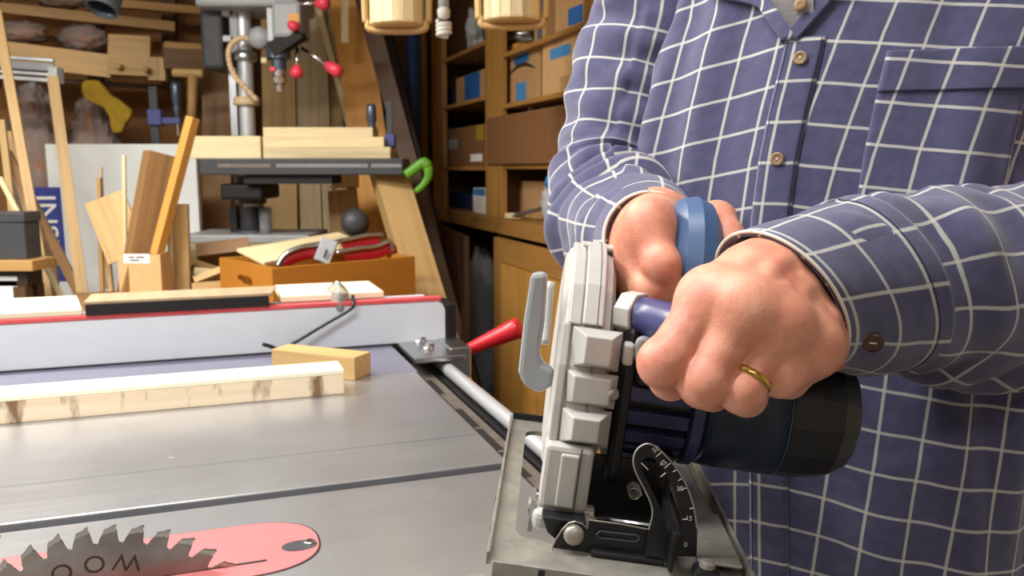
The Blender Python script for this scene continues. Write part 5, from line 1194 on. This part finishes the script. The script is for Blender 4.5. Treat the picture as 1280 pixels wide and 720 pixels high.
def tor_phi(phi, z, off=0.0):
    s, c = math.sin(phi), math.cos(phi); A = interp(z, ZT_, AL_) if s >= 0 else interp(z, ZT_, AR_)
    lat = A*math.copysign(abs(s)**EX, s); p = tor(lat*0.99999, z, off, c < 0)
    return p, lat
def torso_uv(arc, z):
    zz = z-1.2
    if arc >= 0: return (arc - zz*0.13 + 0.008, z + arc*0.10*(1.0 if z > 1.05 else 1.3))
    return (arc - zz*0.02 + 0.008, z - arc*0.20)
def fold(phi, z, p):
    a = mnoise.noise(Vector((p[0]*9, p[1]*9, p[2]*4+3)))*0.009
    b = mnoise.noise(Vector((phi*4.2+z*1.3, z*2.0, 7.7)))
    a += 0.011*b
    # hanging folds on his right side, drag lines toward the armpit
    if phi < 0:
        a += 0.0065*math.sin(phi*15+z*5)*min(1, -phi*1.2)*(0.6+0.4*math.sin(z*7))
        t = z-1.2-0.5*phi; a += 0.004*math.sin(t*60)*math.exp(-((phi+1.2)/0.35)**2)
    else:
        a += 0.0045*math.sin(phi*10-z*9)*min(1, phi)
    if z < 1.05: a += 0.006*math.sin(phi*7+1.5+z*2)*(1.05-z)*4*0.8
    return a

def person():
    nb = front(1.2); t = thing('person', 'man in navy white-checked flannel shirt with wedding ring gripping the circular saw', 'person', (nb[0]+0.06, nb[1]+0.11, 0))
    cen = front(1.36) - FD*0.11
    # ---- body core (head, neck, trunk, arms) as one coarse surface, hands fine; all one mesh
    h = 0.009
    def at(lat, fwd, z): return np.array([cen[0], cen[1], z]) + LD*lat + FD*fwd
    LS, LE, LWr = W(1392, -35, .742), W(1345, 338, .672), W(1110, 356, .572)
    RS, RE, RWr = W(838, -40, .925), W(772, 232, .895), W(796, 300, .70)
    P, org = grid(np.array([0.0, 0.5, 0.78]), np.array([0.62, 1.12, 1.80]), h)
    s = ellipsoid(P, at(0.0, -0.005, 1.16), (0.165, 0.105, 0.34), (LD, FD, ZA))
    s = smin(s, capsule(P, at(-0.12, -0.01, 1.36), at(0.13, -0.01, 1.36), 0.04, 0.04), 0.06)
    s = smin(s, capsule(P, at(0, -0.02, 1.38), at(0, 0.025, 1.54), 0.062, 0.056), 0.04)
    hc = at(0, 0.045, 1.645)
    s = smin(s, ellipsoid(P, hc+ZA*0.02-FD*0.01, (0.078, 0.098, 0.105), (LD, FD, ZA)), 0.03)
    s = smin(s, ellipsoid(P, hc-ZA*0.065+FD*0.035, (0.052, 0.055, 0.06), (LD, FD, ZA)), 0.035)
    s = smin(s, capsule(P, hc+FD*0.085+ZA*0.01, hc+FD*0.112-ZA*0.03, 0.008, 0.014), 0.015)
    for sg in (-1, 1):
        s = smin(s, ellipsoid(P, hc+LD*0.08*sg-ZA*0.015, (0.01, 0.02, 0.034), (LD, FD, ZA)), 0.01)
        s = -smin(-s, ellipsoid(P, hc+LD*0.033*sg+FD*0.092+ZA*0.005, (0.018, 0.014, 0.012), (LD, FD, ZA)), 0.015)
    s = -smin(-s, capsule(P, hc+FD*0.098-ZA*0.062-LD*0.022, hc+FD*0.098-ZA*0.062+LD*0.022, 0.002, 0.002), 0.008)
    for a, b, c, r in ((LS, LE, LWr, (0.05, 0.041, 0.031)), (RS, RE, RWr, (0.05, 0.041, 0.031))):
        s = smin(s, capsule(P, a, b, r[0], r[1]), 0.03); s = smin(s, capsule(P, b, c, r[1], r[2]), 0.015)
    Vb, Fb = surface_nets(s, org, h)
    V = np.concatenate([Vb, HL[0], HR[0]]); F_ = np.concatenate([Fb, HL[1]+len(Vb), HR[1]+len(Vb)+len(HL[0])])
    add('body', (V, F_.tolist()), 'skin', t, smooth=True)
    for sg in (-1, 1):
        e = hc+LD*0.033*sg+FD*0.082+ZA*0.005; eo = add('eye', blob(e, (0.013, 0.013, 0.013), 0, 1, 16, 12), 'eye_white', t, smooth=True); add('iris', lathe(axis_frame(e+FD*0.0115, FD), [(0.006, 0), (0.005, 0.002), (0.0, 0.0025)], 14), 'iris', eo)
    hv, hf = blob(hc+ZA*0.035-FD*0.022, (0.091, 0.1, 0.105), 0.06, 5, 36, 24, 2)
    keep = [f for f in hf if all(((np.array(hv[i])-hc)@FD) < 0.045 + 0.9*max(0, (hv[i][2]-hc[2]-0.045)) and hv[i][2] > hc[2]-0.05 for i in f)]
    add('hair', (hv, keep), 'hair', t, smooth=True)
    # ---- wedding ring
    r0, r1 = HL[2]['R'][0], HL[2]['R'][1]; ax = nrm(r1-r0); c = r0+(r1-r0)*0.80; rr = 0.0116
    rf = axis_frame(c+HL[3]*0.0004, ax)
    add('wedding_ring', lathe(rf, [(rr-0.0006, -0.0021), (rr+0.0006, -0.0019), (rr+0.0011, 0), (rr+0.0006, 0.0019), (rr-0.0006, 0.0021)], 40), 'gold', t, smooth=True)
    # ---- undershirt
    vs, fs = [], []; zs = np.linspace(1.24, 1.44, 16); ls = np.linspace(-0.09, 0.09, 19)
    for z in zs:
        for l in ls: vs.append(tor(l*(1 if z < 1.38 else 0.75), z, -0.008))
    for i in range(15):
        for j in range(18): fs.append((i*19+j, i*19+j+1, (i+1)*19+j+1, (i+1)*19+j))
    us = add('undershirt', (vs, fs), 'henley', t, smooth=True); sm = us.modifiers.new('solid', 'SOLIDIFY'); sm.thickness = 0.003
    add('henley_placket', (lambda q: q)(plank_geo(W(1004, 18, .7385), W(1001, -30, .7385), 0.018, 0.002, FD)), 'henley', us)
    for px, py in ((1001, 6),): add('henley_button', lathe(axis_frame(W(px, py, .7365), FD), [(0.005, 0), (0.0055, 0.001), (0.004, 0.0025), (0.001, 0.0018)], 16), 'button', us, smooth=True)
    # ---- flannel shirt: torso
    NP, NZ = 260, 150; zs = np.linspace(0.70, 1.47, NZ); phis = np.linspace(-math.pi, math.pi, NP)
    VV = np.zeros((NZ, NP, 3)); UV = np.zeros((NZ, NP, 2)); LAT = np.zeros((NZ, NP))
    for i, z in enumerate(zs):
        for j, ph in enumerate(phis):
            p, lat = tor_phi(ph, z); o = fold(ph, z, p); p, lat = tor_phi(ph, z, o + 0.002); VV[i, j] = p; LAT[i, j] = lat
        seg = np.linalg.norm(np.diff(VV[i], axis=0), axis=1); arc = np.concatenate([[0], np.cumsum(seg)]); 
        m0 = np.interp(0.0, phis, arc); arc -= m0
        for j in range(NP): UV[i, j] = torso_uv(arc[j], z)
    vapex = W(987, 40, .738)
    fs, uv = [], []
    for i in range(NZ-1):
        for j in range(NP-1):
            zc = (zs[i]+zs[i+1])/2; pc = (VV[i, j]+VV[i+1, j+1])/2
            if abs(phis[j]) < 1.2 and zc > vapex[2]:
                dx = (pc-vapex)@LD; hgt = zc-vapex[2]
                if -0.72*hgt*1.05 < dx < 0.78*hgt: continue
            q = [(i, j), (i, j+1), (i+1, j+1), (i+1, j)]
            fs.append([a*NP+b for a, b in q]); uv += [UV[a, b] for a, b in q]
    shirt = add('flannel_shirt', (VV.reshape(-1, 3), fs, uv), 'plaid_flannel', t, smooth=True)
    sm = shirt.modifiers.new('solid', 'SOLIDIFY'); sm.thickness = 0.0012; sm.offset = -1
    # strips sewn on the front: placket, pocket, collar edge
    def patch(name, l0, l1, z0, z1, off, nl=24, nz=60, mat='plaid_flannel', du=0.0, dv=0.0, l0f=None, l1f=None, par=shirt, th=0.0016, uvf=None):
        vs, fs, uv = [], [], []
        for i in range(nz):
            z = z0+(z1-z0)*i/(nz-1); a = l0f(z) if l0f else l0; b = l1f(z) if l1f else l1
            for j in range(nl):
                l = a+(b-a)*j/(nl-1); ph = math.asin(max(-1, min(1, (abs(l)/(interp(z, ZT_, AL_) if l >= 0 else interp(z, ZT_, AR_)))**(1/EX))))*(1 if l >= 0 else -1)
                p0 = tor(l, z); o = fold(ph, z, p0); vs.append(tor(l, z, o+0.002+off*(0.35 if j in (0, nl-1) else 1)))
        g = lambda i, j: i*nl+j
        for i in range(nz-1):
            for j in range(nl-1):
                q = [(i, j), (i, j+1), (i+1, j+1), (i+1, j)]; fs.append([g(*k) for k in q])
                for a, b in q:
                    z = z0+(z1-z0)*a/(nz-1); l = (l0f(z) if l0f else l0); l = l+((l1f(z) if l1f else l1)-l)*b/(nl-1)
                    u_, v_ = uvf(l, z) if uvf else torso_uv(l*1.04, z); uv.append((u_+du, v_+dv))
        o = add(name, (vs, fs, uv), mat, par, smooth=True); sm = o.modifiers.new('solid', 'SOLIDIFY'); sm.thickness = th; sm.offset = -1
        return o
    pl = patch('button_placket', -0.0165, 0.0165, 0.705, vapex[2]-0.004, 0.0035, 12, 160, uvf=lambda l, z: (l*1.04+0.0245, z+0.006*math.copysign(0, l)))
    for x in (-0.0135, 0.0135):
        zz = np.linspace(0.71, vapex[2]-0.006, 120); add('stitch_line', tube([tor(x, z, fold(x*5, z, tor(x, z))+0.0058) for z in zz], 0.00035, 5), 'stitch', pl)
    def button(px, py, d, name='shirt_button', mat='button', r=0.0058, par=shirt):
        c = W(px, py, d); fr = axis_frame(c, FD)
        b = add(name, lathe(fr, [(r*0.9, -0.001), (r, 0.0), (r, 0.0014), (r*0.82, 0.0024), (r*0.6, 0.0016), (0.0004, 0.0014)], 24), mat, par, smooth=True)
        for a in (0, math.pi/2): add('thread_cross', tube([fr.p(-r*0.3*math.cos(a+0.7), -r*0.3*math.sin(a+0.7), 0.0019), fr.p(r*0.3*math.cos(a+0.7), r*0.3*math.sin(a+0.7), 0.0019)], 0.0004, 5), 'thread', b)
    for px, py in ((1003, 73), (975, 199)):
        z = W(px, py, .735)[2]; p = tor(0.0, z, fold(0, z, tor(0, z))+0.0062)
        q = p-CAM; k = q@_f; button(640+FPX*q[0]/k, 360-FPX*(q@_u)/k, p[1])
    for z in (1.125, 1.035):
        p = tor(0.0, z, fold(0, z, tor(0, z))+0.0062); q = p-CAM; k = q@_f; button(640+FPX*q[0]/k, 360-FPX*(q@_u)/k, p[1])
    zp1, zp0, zph = W(0, 62, .69)[2], W(0, 262, .69)[2], W(0, 112, .69)[2]
    pk = patch('chest_pocket', 0.066, 0.172, zp0, zp1, 0.0026, 40, 60, du=0.005, dv=0.012)
    patch('pocket_hem', 0.0655, 0.1725, zph, zp1+0.0015, 0.0046, 40, 24, du=0.005, dv=0.012, par=pk)
    # collar leaves along the neck opening
    for sg, nm in ((-1, 'collar'), (1, 'collar')):
        def inner(z): hgt = z-vapex[2]; return (-0.74*hgt*1.05 if sg < 0 else 0.80*hgt) + (vapex-front(min(z, 1.36)))@LD
        wd = lambda z: 0.012 + 0.034*min(1, max(0, (z-vapex[2]-0.028)/0.012))
        f0 = (lambda z: inner(z)-wd(z)) if sg < 0 else (lambda z: inner(z)-0.004)
        f1 = (lambda z: inner(z)+0.004) if sg < 0 else (lambda z: inner(z)+wd(z))
        patch(nm, 0, 0, vapex[2]-0.006, 1.445, 0.006, 14, 30, du=0.01*sg, l0f=f0, l1f=f1, th=0.003)
    # ---- sleeves
    def sleeve(path, rad, n, seg, shear, wr_amp, elbow, name, u0=0.0, v0=0.0, thick=0.0012, noise_s=1.0, phase=0.0, sq=1.0, ridge=0.0, sag=0.0):
        pp = spline(path, n); rr = np.interp(np.linspace(0, 1, n), np.linspace(0, 1, len(rad)), rad); T_, N_, B_ = frames(pp)
        L = np.concatenate([[0], np.cumsum(np.linalg.norm(np.diff(pp, axis=0), axis=1))]); vs, fs, uv = [], [], []
        rm = float(np.mean(rr)); 
        def vert(i, j):
            a = 2*math.pi*j/seg; d = math.cos(a)*N_[i]+math.sin(a)*B_[i]; p = pp[i]+d*rr[i]
            w_ = mnoise.noise(Vector((p[0]*14*noise_s+phase, p[1]*14, p[2]*14)))*0.006 + mnoise.noise(Vector((L[i]*34, a*1.1+phase, 2.2)))*0.0065*wr_amp
            e = math.exp(-((L[i]-elbow)/0.055)**2); w_ += ridge*e*math.sin(L[i]*170+2.2*math.sin(a+0.6))*0.5
            fade = min(1, L[i]/0.05); w_ += sag*max(0, -(d@ZA))**1.5*math.exp(-((L[i]-0.21)/0.07)**2); p = pp[i]+d*(rr[i]+w_*fade)
            up_ = d@ZA; k = shear*math.exp(-(L[i]/0.10)**2)
            return p - T_[i]*k*rr[i]*up_
        for i in range(n):
            for j in range(seg): vs.append(vert(i, j))
        for i in range(n-1):
            for j in range(seg):
                k = (j+1) % seg; fs.append((i*seg+j, i*seg+k, (i+1)*seg+k, (i+1)*seg+j))
                x0, x1 = j/seg*2*math.pi*rm+u0, (j+1)/seg*2*math.pi*rm+u0
                uv += [(x0, L[i]+v0), (x1, L[i]+v0), (x1, L[i+1]+v0), (x0, L[i+1]+v0)]
        o = add(name, (vs, fs, uv), 'plaid_flannel', t, smooth=True); sm = o.modifiers.new('solid', 'SOLIDIFY'); sm.thickness = thick; sm.offset = -1
        return o, np.array(vs).reshape(n, seg, 3), pp, T_, N_, B_
    lp = [W(974, 378, .508), W(1045, 366, .538), W(1120, 354, .565), W(1210, 344, .600), W(1300, 338, .645), W(1368, 318, .690), W(1400, 230, .715), W(1402, 100, .730), W(1388, -30, .745), cen+LD*0.10+ZA*0.055]
    sl, g, pp, T_, N_, B_ = sleeve(lp, [.0435, .050, .0585, .0635, .065, .066, .070, .074, .072, .050], 190, 96, 0.55, 1.6, 0.33, 'shirt_sleeve', 0.012, 0.010, ridge=0.008, sag=0.022)
    # cuff: doubled cloth, corded edge, button
    cf = [W(974, 378, .508) , W(1010, 371, .524), W(1048, 365, .540), W(1090, 358, .555)]
    co, cg, *_ = sleeve(cf, [.0455, .0500, .0550, .0600], 40, 96, 0.55, 0.25, 9, 'shirt_cuff', 0.012, 0.010, thick=0.003)
    ring = [cg[0][j] for j in range(0, 96)]; ring.append(ring[0])
    add('cuff_edge', tube(ring, 0.0011, 6), 'thread', co, smooth=True)
    ring2 = [cg[34][j] + 0.0006*nrm(cg[34][j]-cg[34].mean(0)) for j in range(96)]; add('cuff_stitch', tube(ring2+[ring2[0]], 0.0003, 5), 'stitch', co)
    bp = W(1090, 428, .5); best = min(((np.linalg.norm(np.cross(cg[i][j]-CAM, nrm(bp-CAM))), cg[i][j]) for i in range(40) for j in range(96) if cg[i][j][1] < cg[i].mean(0)[1]), key=lambda q: q[0])[1]
    fr = axis_frame(best+nrm(CAM-best)*0.0035, nrm(CAM-best)+np.array([0, 0, -0.4]))
    b = add('cuff_button', lathe(fr, [(0.0058, -0.001), (0.0062, 0.0005), (0.006, 0.002), (0.004, 0.0026), (0.0004, 0.002)], 20), 'button_dark', co, smooth=True)
    add('thread_cross', tube([fr.p(-0.002, 0, 0.0024), fr.p(0.002, 0, 0.0024)], 0.0005, 5), 'thread', b)
    # his right sleeve
    rp = [W(808, 296, .625), W(788, 293, .70), W(772, 284, .78), W(764, 262, .845), W(768, 222, .885), W(784, 150, .905), W(806, 60, .918), W(836, -30, .922), cen-LD*0.09+ZA*0.055]
    sleeve(rp, [.0325, .0465, .058, .063, .064, .064, .066, .068, .050], 170, 96, 0.15, 1.7, 0.17, 'shirt_sleeve', 0.004, 0.012, ridge=0.011, phase=3.0)
    cf = [W(811, 296, .613), W(805, 296, .645), W(795, 294, .685)]
    co2, cg2, *_ = sleeve(cf, [.0325, .0400, .0480], 24, 96, 0.15, 0.25, 9, 'shirt_cuff', 0.004, 0.012, thick=0.003)
    ring = [cg2[0][j] for j in range(96)]; add('cuff_edge', tube(ring+[ring[0]], 0.0011, 6), 'thread', co2, smooth=True)
    # ---- trousers and shoes below the frame
    wc = front(0.72) - FD*0.12
    def at2(lat, fwd, z): return np.array([wc[0], wc[1], z]) + LD*lat + FD*fwd
    P, org = grid(np.array([wc[0]-0.32, wc[1]-0.32, 0.05]), np.array([wc[0]+0.32, wc[1]+0.32, 0.98]), 0.011)
    s = ellipsoid(P, at2(0.02, 0, 0.86), (0.165, 0.112, 0.16), (LD, FD, ZA))
    for sg in (-1, 1):
        s = smin(s, capsule(P, at2(0.02+0.085*sg, 0, 0.80), at2(0.02+0.105*sg, 0.02, 0.46), 0.092, 0.072), 0.05); s = smin(s, capsule(P, at2(0.02+0.105*sg, 0.02, 0.46), at2(0.02+0.115*sg, -0.01, 0.085), 0.072, 0.060), 0.02)
    V, F_ = surface_nets(s, org, 0.011); add('trousers', (V, F_.tolist()), 'denim', t, smooth=True)
    for sg in (-1, 1):
        P, org = grid(at2(0.02+0.115*sg, 0.06, 0.06)-0.22, at2(0.02+0.115*sg, 0.06, 0.06)+0.22, 0.009)
        s = smin(capsule(P, at2(0.02+0.115*sg, -0.04, 0.045), at2(0.02+0.125*sg, 0.15, 0.035), 0.043, 0.034), capsule(P, at2(0.02+0.115*sg, -0.02, 0.05), at2(0.02+0.115*sg, -0.02, 0.10), 0.045, 0.04), 0.04)
        s = np.maximum(s, -(P[2]-0.002)); V, F_ = surface_nets(s, org, 0.009); add('shoe', (V, F_.tolist()), 'dark_wood' if False else 'rubber', t, smooth=True)
person()
